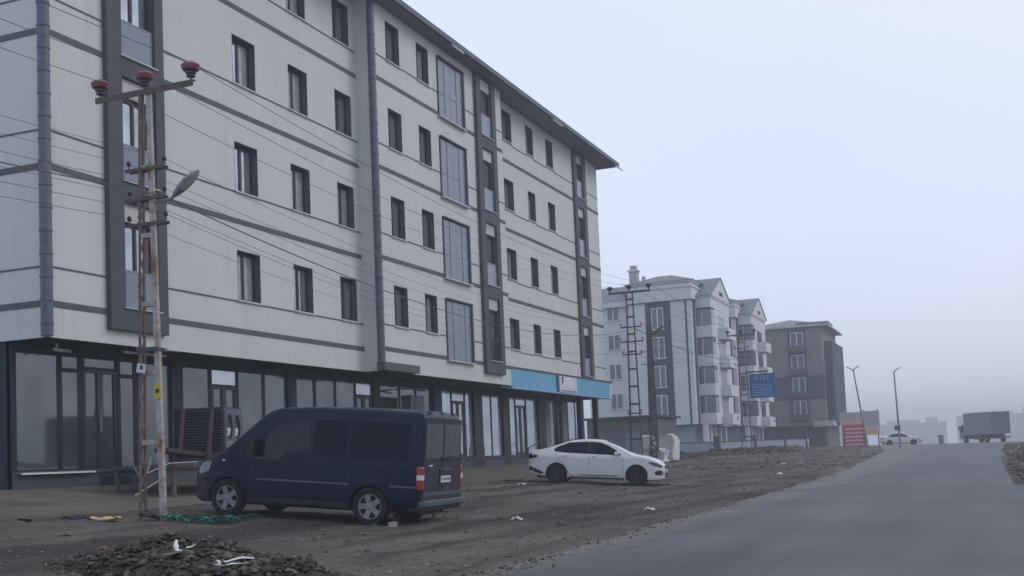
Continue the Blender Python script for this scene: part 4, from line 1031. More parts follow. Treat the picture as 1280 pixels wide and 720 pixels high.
# windscreen, rear glass
def top_patch(name, x0, x1, w0, w1, zt, m, parent, off=.006, crown=.035, n=10):
    mb = MB(); v = []
    for i in range(n+1):
        x = x0+(x1-x0)*i/n; hw = w0+(w1-w0)*i/n
        for j in range(9):
            y = hw*(-1+2*j/8); q = y/max(.3, vmax(x)); mb.v.append((x, y, zt(x)+crown*(1-q*q)+off))
    k = mb.mi(m)
    for i in range(n):
        for j in range(8): mb.f.append([i*9+j, i*9+j+1, (i+1)*9+j+1, (i+1)*9+j]); mb.m.append(k)
    return mb.build(name, parent, smooth=60, fixn=False)
vmax = lambda x: .82
top_patch('windscreen', 2.16, 2.96, .70, .78, vzt, 'black_glass', van, .012)
xr = -.98
mb = MB(); mb.box(xr-.0015,xr+.01,-.845,.845,.62,1.945,'navy_dusty'); mb.build('rear_door', van)
mb = MB(); mb.box(xr-.012,xr-.002,-.80,-.03,1.24,1.86,'rear_glass').box(xr-.012,xr-.002,.03,.80,1.24,1.86,'rear_glass'); mb.build('rear_window', van)
mb = MB(); mb.box(xr-.006,xr-.001,-.012,.012,.62,1.95,'blackplastic').box(xr-.006,xr-.001,-.84,.84,1.215,1.225,'blackplastic')
mb.box(xr-.006,xr-.001,-.86,-.85,.62,1.95,'blackplastic').box(xr-.006,xr-.001,.85,.86,.62,1.95,'blackplastic').box(xr-.006,xr-.001,-.85,.85,1.95,1.96,'blackplastic'); mb.build('door_gap', van)
mb = MB(); mb.box(xr-.03,xr+.3,-.93,.93,.30,.60,'blackplastic').box(xr-.09,xr+.25,-.94,.94,.38,.50,'greyplastic'); o = mb.build('rear_bumper', van); bv = o.modifiers.new('b','BEVEL'); bv.width = .03; bv.segments = 3
mb = MB(); mb.box(xr-.016,xr-.003,-.86,.86,.60,.635,'greyplastic'); mb.build('trim_strip', van)
for s in (1,-1):
    mb = MB(); mb.box(xr-.02,xr+.10,s*.855,s*.965,.68,1.10,'redlamp'); o = mb.build('tail_lamp', van); bv = o.modifiers.new('b','BEVEL'); bv.width = .03; bv.segments = 3
    mb = MB(); mb.box(xr-.026,xr+.08,s*.875,s*.972,.86,.95,'whitelamp'); mb.build('lens', o)
mb = MB(); mb.box(xr-.016,xr-.002,-.40,.14,.76,1.04,'blackplastic').box(xr-.03,xr-.016,-.38,.12,1.02,1.06,'greyplastic'); mb.build('plate_recess', van)
mb = MB(); mb.box(xr-.026,xr-.016,-.36,.10,.80,.92,'plate')
for i, y in enumerate((.04,-.03,-.10,-.17,-.23,-.29)): mb.box(xr-.029,xr-.026,y,y-.035,.835,.885,'frame')
mb.build('number_plate', van)
mb = MB(); mb.tube([(xr-.03,.05,1.24),(xr-.05,-.25,1.28),(xr-.03,-.5,1.27)], .012, 6, 'blackplastic').lathe([(0,0),(.035,0),(.03,.04),(0,.04)], Matrix.Translation((xr-.0,.05,1.24))@Matrix.Rotation(R(-90),4,'Y'), 10, 'blackplastic'); mb.build('wiper', van)
mb = MB(); mb.box(xr-.03,xr-.005,.52,.66,1.10,1.125,'sign_pale'); mb.build('door_handle', van)
mb = MB()
for y in (-.55,.0,.55): mb.box(xr+.02,xr+.10,y-.04,y+.04,2.03,2.075,'greyplastic')
mb.build('roof_hinge', van)
for s in (1,-1):
    mb = MB(); mb.box(.36,.40,s*.80,s*.96,.12,.40,'blackplastic'); mb.build('mud_flap', van) if False else None
    mb = MB(); T = Matrix.Translation((-.46,s*.87,.28))@Matrix.Rotation(R(14),4,'Y'); mb.box(-.012,.012,-.10,.10,-.20,.12,'blackplastic',T); mb.build('mud_flap', van)
    side_patch('headlamp', [(3.38,.82),(3.32,1.02),(3.55,.98),(3.70,.84),(3.66,.76)], vS, .006, 'headlamp', van, (s,), sub=2)
    side_patch('front_bumper', [(3.36,.27),(3.37,.62),(3.60,.66),(3.84,.62),(3.85,.30)], vS, .008, 'blackplastic', van, (s,), sub=3)
    side_patch('sill_trim', [(.42,.30),(.42,.40),(2.5,.40),(2.5,.30)], vS, .006, 'blackplastic', van, (s,), sub=2)
    mb = MB(); mb.box(3.0,3.05,s*vW(3.0,1.05),s*(vW(3.0,1.05)+.015),1.03,1.06,'whitelamp'); mb.build('indicator', van)
mb = MB(); mb.box(3.86,3.90,-.45,.45,.35,.80,'blackplastic'); mb.build('grille', van)
mb = MB(); mb.box(-.8,3.6,-.55,.55,.22,.45,'blackplastic').box(-.05,.05,-.8,.8,.28,.38,'blackplastic').box(2.9,3.0,-.8,.8,.28,.38,'blackplastic'); mb.build('chassis', van)
for x in (0, VL):
    for s in (1,-1): make_wheel(van, x, s*.865, .345, .22, 5, 'alloy', s)

# ---- white saloon (used twice: near, and a far copy)
def make_saloon(label, loc, yaw, pitch):
    car = thing('parked_car', label, 'car', loc, local=True)
    car.matrix_world = Matrix.Translation(loc)@Matrix.Rotation(R(yaw),4,'Z')@Matrix.Rotation(R(pitch),4,'Y')
    zt = interp([(-.98,.70),(-.965,.90),(-.93,1.02),(-.84,1.065),(-.55,1.10),(-.30,1.165),(0,1.27),(.30,1.375),(.55,1.43),(.85,1.462),(1.15,1.468),(1.45,1.445),(1.7,1.385),(1.95,1.29),(2.2,1.165),(2.42,1.045),(2.55,1.0),(2.8,.965),(3.05,.915),(3.25,.855),(3.38,.79),(3.48,.70),(3.53,.60),(3.55,.50)])
    zb = interp([(-.98,.46),(-.9,.32),(-.5,.24),(0,.2),(2.6,.19),(3.3,.19),(3.55,.25)])
    def W(x, z):
        w = lerp_table([(-.98,.68),(-.94,.74),(-.8,.815),(-.5,.86),(0,.885),(2.6,.885),(2.9,.865),(3.15,.82),(3.35,.73),(3.48,.62),(3.55,.48)], x)
        if z > .94: w -= .44*(z-.94) + .05*max(0,(z-.94)/.5)**2
        else: w -= .05*((.94-z)/.7)**2*(1 if z < .5 else .6)
        w += .012*math.exp(-((z-.88)/.04)**2)
        return w
    xs = axis([(-.98,-.8,.03),(-.8,2.9,.09),(2.9,3.55,.035)])
    rad = lambda x: lerp_table([(-.98,.05),(-.5,.07),(.3,.065),(1.5,.065),(2.3,.07),(3.55,.06)], x)
    make_shell(xs, zt, zb, W, rad, .03, [(0,.33,.365,.5,1.1),(2.64,.33,.365,.5,1.1)], 'body', 'carwhite', car)
    def S(x, z):
        t = zt(x)-rad(x); return W(x, min(z, t)) if z < t else W(x, t)-rad(x)+math.sqrt(max(0,rad(x)**2-(z-t)**2))
    side_patch('window', [(-.07,1.05),(-.10,1.13),(.08,1.24),(.40,1.36),(.98,1.40),(1.04,1.40),(1.04,1.0),(.3,1.02)], S, .004, 'black_glass', car, label='rear door window')
    side_patch('window', [(1.10,1.0),(1.10,1.40),(1.42,1.38),(1.70,1.285),(2.0,1.12),(2.12,1.0),(2.10,.97)], S, .004, 'black_glass', car, label='front door window')
    strip('window_pillar', [(1.07,1.0),(1.07,1.385)], S, .006, .075, 'blackplastic', car)
    strip('panel_gap', [(1.07,1.0),(1.06,.6),(1.1,.30)], S, .003, .010, 'greyplastic', car)
    strip('panel_gap', [(2.14,.97),(2.2,.8),(2.18,.30),(.42,.30),(.32,.6),(.02,.86),(-.04,1.0)], S, .003, .010, 'greyplastic', car)
    strip('sill_trim', [(.8,.30),(2.05,.30)], S, .006, .03, 'blackplastic', car)
    strip('sill_trim', [(.42,.23),(2.24,.22)], S, .006, .05, 'greyplastic', car)
    for x in (.26,1.24):
        mb = MB(); 
        for s in (1,-1): mb.box(x-.08,x+.08,s*(S(x,.92)+.001),s*(S(x,.92)+.03),.905,.935,'carwhite')
        mb.build('door_handle', car)
    for s in (1,-1):
        mb = MB(); T = Matrix.Translation((1.98,s*.99,1.03)); mb.box(-.05,.08,-.09,.09,-.055,.065,'carwhite',T); o = mb.build('side_mirror', car); bv = o.modifiers.new('b','BEVEL'); bv.width = .03; bv.segments = 3
        side_patch('headlamp', [(2.98,.76),(3.12,.79),(3.40,.71),(3.50,.63),(3.40,.60),(3.18,.66)], S, .005, 'headlamp', car, (s,), sub=2)
        side_patch('tail_lamp', [(-.97,.88),(-.93,.98),(-.62,.90),(-.70,.84),(-.93,.78)], S, .005, 'black_glass', car, (s,), sub=2)
        side_patch('fog_lamp', [(3.26,.36),(3.22,.44),(3.33,.52),(3.50,.49),(3.53,.40),(3.5,.34)], S, .006, 'blackplastic', car, (s,), sub=2)
        side_patch('bumper_insert', [(-.96,.47),(-.93,.56),(-.52,.40),(-.42,.33),(-.52,.30),(-.9,.40)], S, .006, 'blackplastic', car, (s,), sub=2)
    global vmax
    vmax = lambda x: .60
    top_patch('windscreen', 1.62, 2.42, .53, .66, zt, 'black_glass', car, .006, .03)
    top_patch('rear_window', -.42, .42, .60, .54, zt, 'black_glass', car, .006, .03)
    mb = MB(); mb.box(3.535,3.562,-.42,.42,.58,.66,'blackplastic').box(3.54,3.57,-.45,.45,.27,.44,'blackplastic'); mb.build('grille', car)
    mb = MB(); mb.box(3.57,3.58,-.26,.26,.45,.55,'plate'); mb.build('number_plate', car)
    mb = MB(); mb.box(-.7,3.3,-.5,.5,.17,.35,'blackplastic'); mb.build('chassis', car)
    for x in (0, 2.64):
        for s in (1,-1): make_wheel(car, x, s*.78, .325, .20, 12, 'alloy_dark', s)
    return car
car = make_saloon('white saloon car parked nose towards the road on the dirt lot', (-13.44, 36.97, .475), 10.9, 3.8)
c2 = copy_tree(car); c2['label'] = 'small pale car in the mist beyond the striped boards'
c2.matrix_world = Matrix.Translation((-10.6, 141, gz(-10.6,141)+.02))@Matrix.Rotation(R(8),4,'Z')

# ---- box truck
tk = thing('box_truck', 'grey box truck driving away in the mist at the crest', 'truck', (1.2, 150, roadz(1,150)+.02), local=True)
tk.matrix_world = Matrix.Translation((1.5, 150.5, roadz(1,150)+.02))@Matrix.Rotation(R(90+27),4,'Z')
mb = MB(); mb.box(0,6.9,-1.2,1.2,1.05,3.65,'truckbox').box(0,6.9,-1.23,-1.2,3.55,3.68,'steel_grey').box(0,6.9,1.2,1.23,3.55,3.68,'steel_grey').box(0,6.9,-1.23,1.23,1.0,1.05,'steel_grey'); mb.build('cargo_box', tk)
mb = MB(); mb.box(-.03,-.002,-1.15,-.02,1.1,3.58,'truckrear').box(-.03,-.002,.02,1.15,1.1,3.58,'truckrear'); mb.build('rear_door', tk)
mb = MB(); mb.prism([(6.95,.55),(8.3,.55),(8.35,1.4),(8.0,2.3),(6.95,2.4)], -1.1, 1.1, 'y', 'truckbox'); mb.build('cab', tk)
mb = MB(); mb.prism([(7.2,1.5),(8.1,1.5),(7.95,2.15),(7.2,2.2)], -1.11, -1.10, 'y', 'black_glass').prism([(7.2,1.5),(8.1,1.5),(7.95,2.15),(7.2,2.2)], 1.10, 1.11, 'y', 'black_glass'); mb.build('window', tk)
mb = MB(); mb.box(.1,7.8,-.5,.5,.6,1.0,'blackplastic').box(-.1,.05,-1.15,1.15,.5,.68,'steel_dark').box(2.4,4.8,1.0,1.1,.45,.95,'steel_dark').box(2.4,4.8,-1.1,-1.0,.45,.95,'steel_dark'); mb.build('chassis', tk)
for x in (1.5, 6.9):
    for s in (1,-1): make_wheel(tk, x, s*1.0, .46, .34, 8, 'steel_grey', s)
for s in (1,-1): mb = MB(); mb.box(8.0,8.1,s*1.2,s*1.35,1.7,2.2,'blackplastic'); mb.build('side_mirror', tk)

# ------------------------------------------------------------------ wrapped pallet behind the car, other small things
def wrapped(label, cx, cy, lx, ly, h, seed):
    mb = MB(); n = 9; k = mb.mi('wrap'); z0 = gz(cx,cy)
    bm = bmesh.new(); bmesh.ops.create_cube(bm, size=1); bmesh.ops.subdivide_edges(bm, edges=bm.edges, cuts=6, use_grid_fill=True)
    for v in bm.verts:
        c = v.co.copy(); f = 1-.10*max(0,(abs(c.x)+abs(c.y)+abs(c.z)-1.1)); q = noise.noise_vector(c*2.2+Vector((seed,0,0)))*.16+noise.noise_vector(c*7+Vector((seed,0,0)))*.05
        v.co = Vector((cx+c.x*f*lx+q.x, cy+c.y*f*ly+q.y, (c.z+.5)*f*h+q.z*1.2+z0))
    me = bpy.data.meshes.new('wrapped_pallet'); bm.to_mesh(me); bm.free(); me.materials.append(M['wrap']); me.shade_smooth(); me.set_sharp_from_angle(angle=R(30))
    o = bpy.data.objects.new('wrapped_pallet', me); COL.objects.link(o); o['_o'] = (0,0,0)
    return tag(o, label, 'wrapped pallet')
wrapped('tall pale plastic wrapped stack behind the bonnet of the white car', -17.9, 66.8, 1.9, 1.7, 1.5, 1)
wrapped('low grey wrapped bundle left of the tall wrapped stack', -17.5, 64.3, 1.2, 1.0, .75, 2)
wrapped('small white sack in front of the taupe building', -20.7, 143, 1.3, 1.0, 1.0, 3)
# barrel at the crest
mb = MB(); x, y = -4.9, 140.; z = roadz(x,y); mb.lathe([(.24,0),(.27,.05),(.27,.3),(.29,.32),(.27,.34),(.27,.62),(.29,.64),(.27,.66),(.26,.92),(.38,.95),(.38,1.02),(0,1.04)], Matrix.Translation((x,y,z)), 16, 'steel_grey'); tag(mb.build('barrel', smooth=35), 'small dark barrel standing at the crest left of the truck', 'barrel')
mb = MB(); x, y = 3.9, 88.; z = gz(x,y)
mb.box(x-.9,x+.9,y-.2,y+.2,z,z+.25,'orange').prism([(x-.8,z+.25),(x+.8,z+.25),(x+.7,z+.8),(x-.7,z+.8)], y-.1, y+.1, 'y', 'orange').box(x-.7,x+.7,y-.12,y-.102,z+.42,z+.6,'white'); tag(mb.build('road_barrier'), 'orange and white plastic barrier on the right verge', 'barrier')

# sign boards
sb = thing('notice_board', 'wide board with red stripes at left and grey panel at right', 'sign', (-13.5, 131, gz(-13.5,131)))
z = 1.25; by = 131.
mb = MB()
for x in (-14.6,-12.3,-10.9): mb.beam((x,by+.1,z-.4),(x,by+.1,z+3.9),.12,.12,'steel_dark')
mb.build('post', sb)
mb = MB(); mb.box(-14.55,-12.35,by,by+.06,z-.05,z+2.35,'red_sign')
for i in range(5): mb.box(-14.35,-12.5,by-.02,by-.002,z+.1+.42*i,z+.30+.42*i,'pink_sign')
mb.build('red_panel', sb)
mb = MB(); mb.box(-14.85,-12.35,by,by+.06,z+2.352,z+3.7,'pink_sign').box(-14.75,-12.5,by-.02,by-.002,z+2.5,z+2.75,'ochre_sign').box(-14.75,-12.5,by-.02,by-.002,z+2.9,z+3.0,'grey_sign').box(-14.75,-12.5,by-.02,by-.002,z+3.15,z+3.6,'grey_sign'); mb.build('upper_panel', sb)
mb = MB(); mb.box(-12.34,-10.7,by,by+.06,z+1.15,z+3.75,'grey_sign').box(-12.3,-10.75,by-.02,by-.002,z+1.2,z+1.5,'ochre_sign').box(-12.3,-10.75,by-.02,by-.002,z+1.6,z+2.1,'pink_sign').box(-12.3,-10.75,by-.02,by-.002,z+3.0,z+3.12,'pink_sign').box(-12.2,-11.6,by-.03,by-.021,z+1.25,z+2.0,'ochre_sign'); mb.build('grey_panel', sb)
# street lamps in the mist
def street_lamp(label, x, y, top, heads, lean=0., r=.09):
    z = gz(x,y); t = thing('street_lamp', label, 'street lamp', (x,y,z), group='street lamps in the mist')
    mb = MB(); mb.tube([(x,y,z-.2),(x+lean,y,top)], [r*1.25, r*.7], 10, 'steel_grey'); mb.build('post', t, smooth=60)
    for d in heads:
        mb = MB(); mb.tube([(x+lean,y,top-.15),(x+lean+d*.12,y,top+.04),(x+lean+d*.22,y,top+.12)], .05, 8, 'steel_grey'); mb.build('arm', t, smooth=60)
        a = R(-30) if d > 0 else R(-150)
        lamp_head(t, Matrix.Translation((x+lean+d*.16,y,top+.08))@Matrix.Rotation(a,4,'Y'), .75)
    return t
street_lamp('leaning grey street lamp with two heads behind the striped boards', -10.6, 115.5, 8.6, (-1,1), -.95)
s2_ = street_lamp('straight single headed grey street lamp beside the far pale car', -7.45, 112, 8.0, (1,), -.15)
mb = MB(); mb.box(-7.85,-7.35,111.75,111.95,2.55,3.0,'steel_dark'); mb.build('control_box', s2_)
street_lamp('pale street lamp cut by the right edge of the photo', 3.75, 120, 6.0, (1,), -.0)

# ------------------------------------------------------------------ far apartment blocks
def far_window(root, x0, x1, y, z0, z1, m='farglass', axis_='y'):
    """casement window on a wall facing -y, pvc frame and glass"""
    w_ = MB()
    f = .09
    w_.box(x0,x0+f,y-.05,y,z0,z1,'pvc').box(x1-f,x1,y-.05,y,z0,z1,'pvc').box((x0+x1)/2-.06,(x0+x1)/2+.06,y-.05,y,z0,z1,'pvc').box(x0+f,x1-f,y-.045,y,z1-f,z1,'pvc').box(x0-.08,x1+.08,y-.10,y,z0-.06,z0+.03,'pvc')
    o = w_.build('window', root); g_ = MB(); g_.box(x0+f,x1-f,y-.02,y-.004,z0+.03,z1-f,m); g_.build('pane', o); return o
def pale_block(label, X, Y, ya, wing):
    """white block: gable-end wall facing the camera, stacked balconies to the road"""
    b = thing('apartment_building', label, 'building', (X-5, Y+6, 1.0))
    zf = 4.0; zt = 17.3; L = 14.6
    w_ = MB(); w_.box(X-6.2, X, Y, Y+L, zf, zt-1.25, 'wallwhite').box(X-6.0, X-.5, Y+.8, Y+L, .5, zf, 'wallblue'); w_.build('wall', b)
    w_ = MB(); w_.box(X-6.35, X+.15, Y-.15, Y+3.2, zt-1.248, zt-.05,'wallwhite').box(X-6.45, X+.25, Y-.25, Y+3.3, zt-.048, zt+.12,'pvc').box(X-6.4,X+.2,Y-.2,Y+3.25,zt-1.30,zt-1.249,'wallslate').box(X-6.45,X+.28,Y-.28,Y+3.35,zt+.45,zt+.62,'pvc').box(X-6.3,X+.1,Y-.1,Y+3.2,zt+.12,zt+.45,'wallwhite'); w_.build('parapet', b)
    w_ = MB(); w_.box(X-4.55,X-2.05,Y-.06,Y-.002,zf+.3,zt-1.31,'wallslate'); w_.box(X-.62,X-.45,Y-.05,Y-.002,zf,zt-1.31,'wallslate').box(X+.002,X+.05,Y+.55,Y+1.25,zf,zt-1.31,'wallslate'); w_.build('dark_strip', b)
    for k in range(4): far_window(b, X-3.95, X-2.75, Y-.062, 4.85+2.83*k, 6.95+2.83*k)
    r_ = MB(); zr = zt+.62; A = [(X-6.6,Y-.4,zr),(X+.4,Y-.4,zr),(X+.4,Y+L,zr),(X-6.6,Y+L,zr)]; p, q = (X-3.8,Y+2.6,zr+1.0),(X-2.4,Y+2.6,zr+1.0)
    r_.quad([A[0],A[1],q,p],'rooftile').quad([A[1],A[2],(X-3,Y+L-3,zr+1.3),q],'rooftile').quad([A[3],A[0],p,(X-3,Y+L-3,zr+1.3)],'rooftile').quad([p,q,(X-3,Y+L-3,zr+1.3)],'rooftile'); ro = r_.build('roof', b, fixn=False)
    if wing:
        c_ = MB(); c_.box(X-6.3,X-5.5,Y+1,Y+1.8,zr-.2,zr+1.5,'ghost').box(X-6.45,X-5.35,Y+.9,Y+1.9,zr+1.5,zr+1.65,'pvc').box(X-6.2,X-5.6,Y+1.1,Y+1.7,zr+1.65,zr+2.1,'ghost').box(X-5.0,X-4.7,Y+1,Y+1.3,zr,zr+.9,'ghost'); c_.build('chimney', ro)
    # bay with stacked balconies
    x1 = X+1.55; y0, y1 = Y+1.7, Y+10.2
    zc = 15.3
    w_ = MB(); w_.box(X-.2, x1-.02, y0+1.6, y1, zf, zc,'wallwhite').box(X+.05, x1, y0-.15, y1+.1, zc, zc+1.0, 'wallwhite').box(X,x1+.1,y0-.25,y1+.2,zc+1.0,zc+1.15,'pvc'); w_.build('bay', b)
    w_ = MB(); 
    gy = (y0+y1)/2; gzp = zc+3.35
    w_.quad([(x1+.15,y0-.3,zc+1.15),(x1+.15,y1+.25,zc+1.15),(x1+.15,gy,gzp)],'wallwhite')
    w_.quad([(x1+.25,y0-.4,zc+1.16),(X-3,y0-.4,zc+1.16),(X-3,gy,gzp+.05),(x1+.25,gy,gzp+.05)],'rooftile').quad([(x1+.25,y1+.35,zc+1.16),(X-3,y1+.35,zc+1.16),(X-3,gy,gzp+.05),(x1+.25,gy,gzp+.05)],'rooftile'); w_.build('gable', b, fixn=False)
    for i in range(3): v_ = MB() if i == 0 else v_; v_.box(x1+.152,x1+.18,gy-.8+.55*i,gy-.4+.55*i,zc+1.5,zc+1.9,'wallslate')
    v_.build('gable_vent', b)
    for k in range(4):
        z0 = zf+.05+2.83*k
        bl = MB(); bl.box(X+.02,x1,y0,y0+1.6,z0-.12,z0+.0,'wallwhite').box(X+.02,x1,y0-.02,y0+.10,z0,z0+1.0,'wallwhite').box(x1-.1,x1+.02,y0+.10,y0+1.6,z0,z0+1.0,'wallwhite'); bo = bl.build('balcony', b)
        gl = MB(); gl.box(X+.06,x1-.02,y0+.05,y0+.07,z0+1.0,z0+2.6,'farglass' if k < 3 else 'frost').box(X+.55,X+.62,y0+.03,y0+.09,z0+1.0,z0+2.6,'pvc').box(x1-.05,x1-.02,y0+.1,y0+1.6,z0+1.0,z0+2.6,'farglass'); gl.build('pane', bo)
        bx = MB(); bx.box(x1+.02,x1+.95,y0+3.0,y0+6.4,z0-.15,z0+.0,'wallwhite').box(x1+.85,x1+.95,y0+3.0,y0+6.4,z0,z0+.95,'pvc').box(x1+.02,x1+.85,y0+3.0,y0+3.1,z0,z0+.95,'pvc').box(x1+.02,x1+.85,y0+6.3,y0+6.4,z0,z0+.95,'pvc'); b3 = bx.build('balcony', b)
        gl = MB(); gl.box(x1-.018,x1+.0,y0+3.2,y0+6.0,z0+.1,z0+2.3,'farglass'); gl.build('pane', b3)
        if k == 0:
            ac = MB(); ac.lathe([(0,0),(.22,0),(.22,.04),(0,.04)], Matrix.Translation((x1+.951,y0+5.4,z0+.5))@Matrix.Rotation(R(90),4,'Y'), 14, 'wallslate'); ac.build('fan', b3)
    for i, y in enumerate((Y+1.0, Y+2.6, Y+4.6, Y+6.8, Y+9.4)):
        c_ = MB(); c_.box(X+.3,X+.75,y,y+.45,.6,zf-.09,'wallwhite'); c_.build('column', b)
    if wing:
        xa = X-11.
        w_ = MB(); w_.box(xa, X-6.25, Y+1.2, Y+L, zf, 16.0, 'wallwhite').box(xa+.2,X-6.0,Y+2,Y+L,.5,zf,'wallslate'); w_.build('wall', b)
        w_ = MB(); w_.box(xa-.3,X-6.36,Y+.8,Y+L,16.002,16.5,'pvc').prism([(Y+.8,16.5),(Y+5,18.6),(Y+L,18.6),(Y+L,16.5)], xa-.3, X-6.4,'x','rooftile'); w_.build('roof', b)
        for k in range(4): far_window(b, X-8.85, X-7.55, Y+1.19, 5.9+2.95*k, 7.45+2.95*k)
    return b
pale_block('white apartment block with dark window strip and stacked balconies, nearer of two', -25.55, 109.2, 0, True)
pale_block('second white apartment block with gabled balcony bay, partly hidden by the first', -25.1, 127.8, 0, False)
# taupe block
tb = thing('apartment_building', 'taupe and slate apartment block farthest along the street', 'building', (-22, 156, 1.))
xa, xb, Y, L = -29., -18.6, 150., 15.
w_ = MB(); w_.box(xa,xb,Y,Y+L,4.1,7.4,'wallbeige').box(xa,xb,Y,Y+L,7.4,10.4,'wallslate').box(xa,xb,Y,Y+L,10.4,16.6,'wallbeige').box(xa+.4,xb-.2,Y+1.4,Y+L,.6,4.1,'wallgrey'); w_.build('wall', tb)
w_ = MB(); w_.box(xb+.002,xb+1.0,Y+2,Y+L-1,4.3,14.8,'wallslate').box(xb-1.5,xb+.9,Y-.2,Y+3,3.9,4.6,'ghost'); w_.build('bay', tb)
r_ = MB(); r_.box(xa-.4,xb+.9,Y-.5,Y+L+.5,16.602,16.8,'ghost').quad([(xa-.4,Y-.5,16.8),(xb+.9,Y-.5,16.8),(-23.5,Y+7,18.4)],'rooftile').quad([(xb+.9,Y-.5,16.8),(xb+.9,Y+L+.5,16.8),(-23.5,Y+7,18.4)],'rooftile').box(xb-3.2,xb+.85,Y+.2,Y+5,16.801,17.2,'rooftile').quad([(xa-.4,Y+L,16.8),(xa-.4,Y-.5,16.8),(-23.5,Y+7,18.4)],'rooftile'); r_.build('roof', tb, fixn=False)
w_ = MB(); w_.box(-22.9,-20.6,Y-.06,Y-.002,4.6,16.3,'wallslate'); w_.build('window_strip', tb)
for k in range(4):
    far_window(tb, -22.5, -20.9, Y-.062, 5.1+2.9*k, 7.3+2.9*k)
    q = MB(); q.box(-22.9,-20.5,Y-.5,Y-.11,4.75+2.9*k,4.9+2.9*k,'wallslate').box(-22.9,-20.5,Y-.5,Y-.46,4.9+2.9*k,5.5+2.9*k,'steel_dark'); q.build('balcony', tb)
w_ = MB(); w_.box(-25.2,-19.2,Y+1.3,Y+1.398,1.6,3.9,'wallslate'); w_.build('shop_window', tb)
# boundary wall of the white blocks
bw = thing('boundary_wall', 'low blue grey boundary wall in front of the white apartment blocks', 'wall', (-21.5, 112, .8))
pts = [(-31,100.5),(-22.0,101.2),(-20.8,112),(-19.9,124),(-19.4,136)]
w_ = MB()
for (xa, ya), (xb, yb) in zip(pts, pts[1:]):
    d = Vector((xb-xa, yb-ya, 0)); n = 4
    for i in range(n):
        a = Vector((xa,ya,0))+d*i/n; b = Vector((xa,ya,0))+d*(i+1)/n; z = gz(a.x,a.y,False); a.z = z+.3; b.z = z+.3
        w_.beam(a, b, .22, 1.3, 'wallblue')
        w_.beam(a+Vector((0,0,.68)), b+Vector((0,0,.68)), .30, .06, 'wallslate')
w_.build('wall', bw)
for (x, y) in pts[1:]:
    q = MB(); z = gz(x,y,False); q.box(x-.25,x+.25,y-.25,y+.25,z-.2,z+1.5,'wallslate'); q.build('post', bw)
# low dark shed between the long building and the white block
sh = thing('shed', 'low grey shed behind the far end of the shops', 'shed', (-24, 84, .9))
w_ = MB(); w_.box(-27.5,-22.2,82,88,.6,4.0,'wallgrey'); w_.build('wall', sh); w_ = MB(); w_.box(-27.8,-21.9,81.7,88.3,4.0,4.15,'wallslate'); w_.build('roof', sh); w_ = MB(); w_.box(-24.6,-23.2,81.95,81.998,.9,2.9,'frost'); w_.build('door', sh)
# pale houses lost in the mist
r_ = random.Random(11)
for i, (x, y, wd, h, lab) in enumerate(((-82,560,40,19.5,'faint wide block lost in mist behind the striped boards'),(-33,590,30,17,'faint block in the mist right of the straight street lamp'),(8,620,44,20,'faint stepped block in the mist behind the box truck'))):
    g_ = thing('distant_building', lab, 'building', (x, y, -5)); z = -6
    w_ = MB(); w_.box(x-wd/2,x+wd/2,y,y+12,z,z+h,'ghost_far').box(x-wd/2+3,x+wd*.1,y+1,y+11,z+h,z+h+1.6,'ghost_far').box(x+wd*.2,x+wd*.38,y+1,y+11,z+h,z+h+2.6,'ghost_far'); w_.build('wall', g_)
# dry weeds before the boundary wall
mb = MB(); r_ = random.Random(2)
for i in range(2600):
    t = r_.random(); x = -20.2+r_.gauss(0,.5)+1.2*(t-.5); y = 70+60*t; z = gz(x,y); h = r_.uniform(.12,.5); a = r_.uniform(0,6.3); l = r_.uniform(-.2,.2)
    mb.quad([(x,y,z-.02),(x+.05*math.cos(a),y+.05*math.sin(a),z-.02),(x+l+.02,y+l*.5,z+h)],'weed')
tag(mb.build('dry_weeds', fixn=False), 'rusty dry weeds along the foot of the far boundary wall', 'weeds', kind='stuff')

# ------------------------------------------------------------------ haze
mb = MB(); mb.box(-620,620,-40,800,-12,21.5)
me = mb.mesh('haze'); me.materials.clear()
hm = bpy.data.materials.new('haze'); hm.use_nodes = True; nt = hm.node_tree; nt.nodes.clear()
out = nt.nodes.new('ShaderNodeOutputMaterial'); pv = nt.nodes.new('ShaderNodeVolumePrincipled')
pv.inputs['Color'].default_value = (.62, .65, .69, 1); pv.inputs['Density'].default_value = .0020; pv.inputs['Anisotropy'].default_value = .25
nt.links.new(pv.outputs[0], out.inputs['Volume'])
me.materials.append(hm); hz = bpy.data.objects.new('haze', me); COL.objects.link(hz); hz['kind'] = 'stuff'; hz['label'] = 'pale winter mist filling the whole street'; hz['category'] = 'haze'

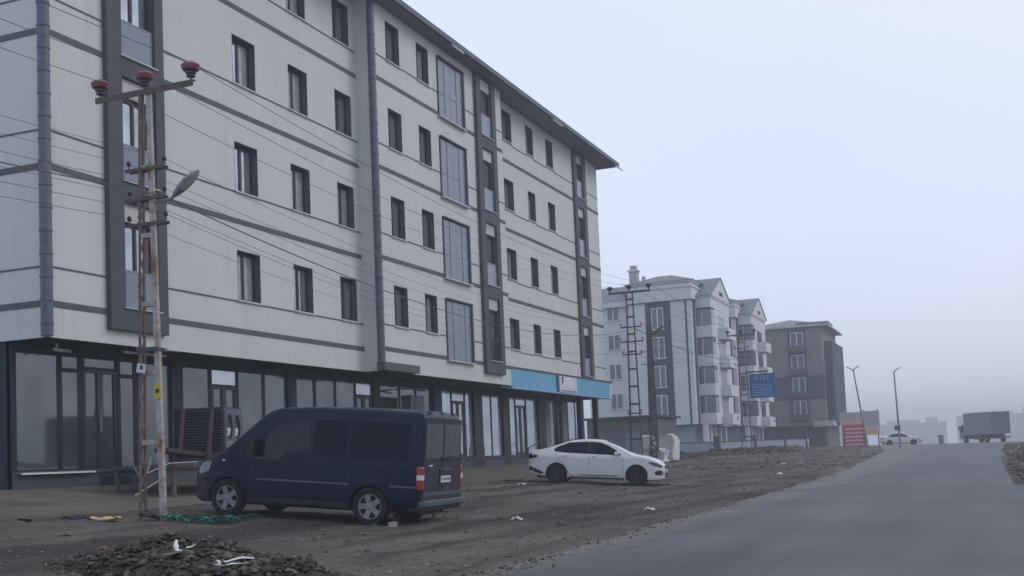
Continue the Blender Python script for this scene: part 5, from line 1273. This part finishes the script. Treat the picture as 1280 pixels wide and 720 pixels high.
# ------------------------------------------------------------------ light
SUN_EL, SUN_AZ = 38., 60.       # azimuth measured from +y towards +x
world = bpy.data.worlds.new('World'); scene.world = world; world.use_nodes = True; nt = world.node_tree
bg = nt.nodes['Background']
sky = N(nt, 'ShaderNodeTexSky'); sky.sky_type = 'NISHITA'; sky.sun_disc = False; sky.sun_elevation = R(SUN_EL); sky.sun_rotation = R(SUN_AZ); sky.dust_density = 4.; sky.air_density = 1.; sky.ozone_density = 1.
mx = N(nt, 'ShaderNodeMix', data_type='RGBA'); mx.inputs[0].default_value = .86
nt.links.new(sky.outputs[0], mx.inputs[6]); 
wn = N(nt, 'ShaderNodeTexNoise', Scale=1.6, Detail=4.); wc = N(nt, 'ShaderNodeTexCoord'); nt.links.new(wc.outputs['Generated'], wn.inputs['Vector'])
wr = N(nt, 'ShaderNodeValToRGB'); wr.color_ramp.elements[0].position = .3; wr.color_ramp.elements[0].color = (5.05, 5.6, 7.15, 1); wr.color_ramp.elements[1].position = .7; wr.color_ramp.elements[1].color = (5.7, 6.15, 7.4, 1)   # cloud layer
nt.links.new(wn.outputs['Fac'], wr.inputs['Fac']); nt.links.new(wr.outputs['Color'], mx.inputs[7])
nt.links.new(mx.outputs[2], bg.inputs['Color']); bg.inputs['Strength'].default_value = .15
sl = bpy.data.lights.new('sun', 'SUN'); sl.energy = .7; sl.angle = R(25); sl.color = (1., .96, .9)
so = bpy.data.objects.new('sun', sl); COL.objects.link(so)
d = Vector((math.sin(R(SUN_AZ))*math.cos(R(SUN_EL)), math.cos(R(SUN_AZ))*math.cos(R(SUN_EL)), math.sin(R(SUN_EL))))
so.rotation_euler = d.to_track_quat('Z', 'Y').to_euler()

# ------------------------------------------------------------------ camera
yaw, pitch, roll = .3862623, math.atan(.0711), .042
fwd = Vector((-math.sin(yaw)*math.cos(pitch), math.cos(yaw)*math.cos(pitch), math.sin(pitch))); right = Vector((math.cos(yaw), math.sin(yaw), 0)); up = right.cross(fwd)
Rv = math.cos(roll)*right-math.sin(roll)*up; Uv = math.sin(roll)*right+math.cos(roll)*up
cd = bpy.data.cameras.new('camera'); cam = bpy.data.objects.new('camera', cd); COL.objects.link(cam)
cam.matrix_world = Matrix(((Rv.x,Uv.x,-fwd.x,0),(Rv.y,Uv.y,-fwd.y,0),(Rv.z,Uv.z,-fwd.z,EYE),(0,0,0,1)))
cd.sensor_width = 36; cd.lens = 36*1450/1280; cd.shift_y = 112/1280; cd.clip_end = 3000; cd.clip_start = .1
scene.camera = cam
for o in scene.objects:
    if '_o' in o: del o['_o']
vs = scene.view_settings; vs.view_transform = 'Standard'; vs.look = 'None'; vs.exposure = .08; vs.gamma = 1; vs.use_curve_mapping = False
cy = scene.cycles; cy.use_denoising = True; cy.max_bounces = 6; cy.volume_bounces = 2; cy.use_adaptive_sampling = True; cy.adaptive_threshold = .02; cy.sample_clamp_indirect = 5
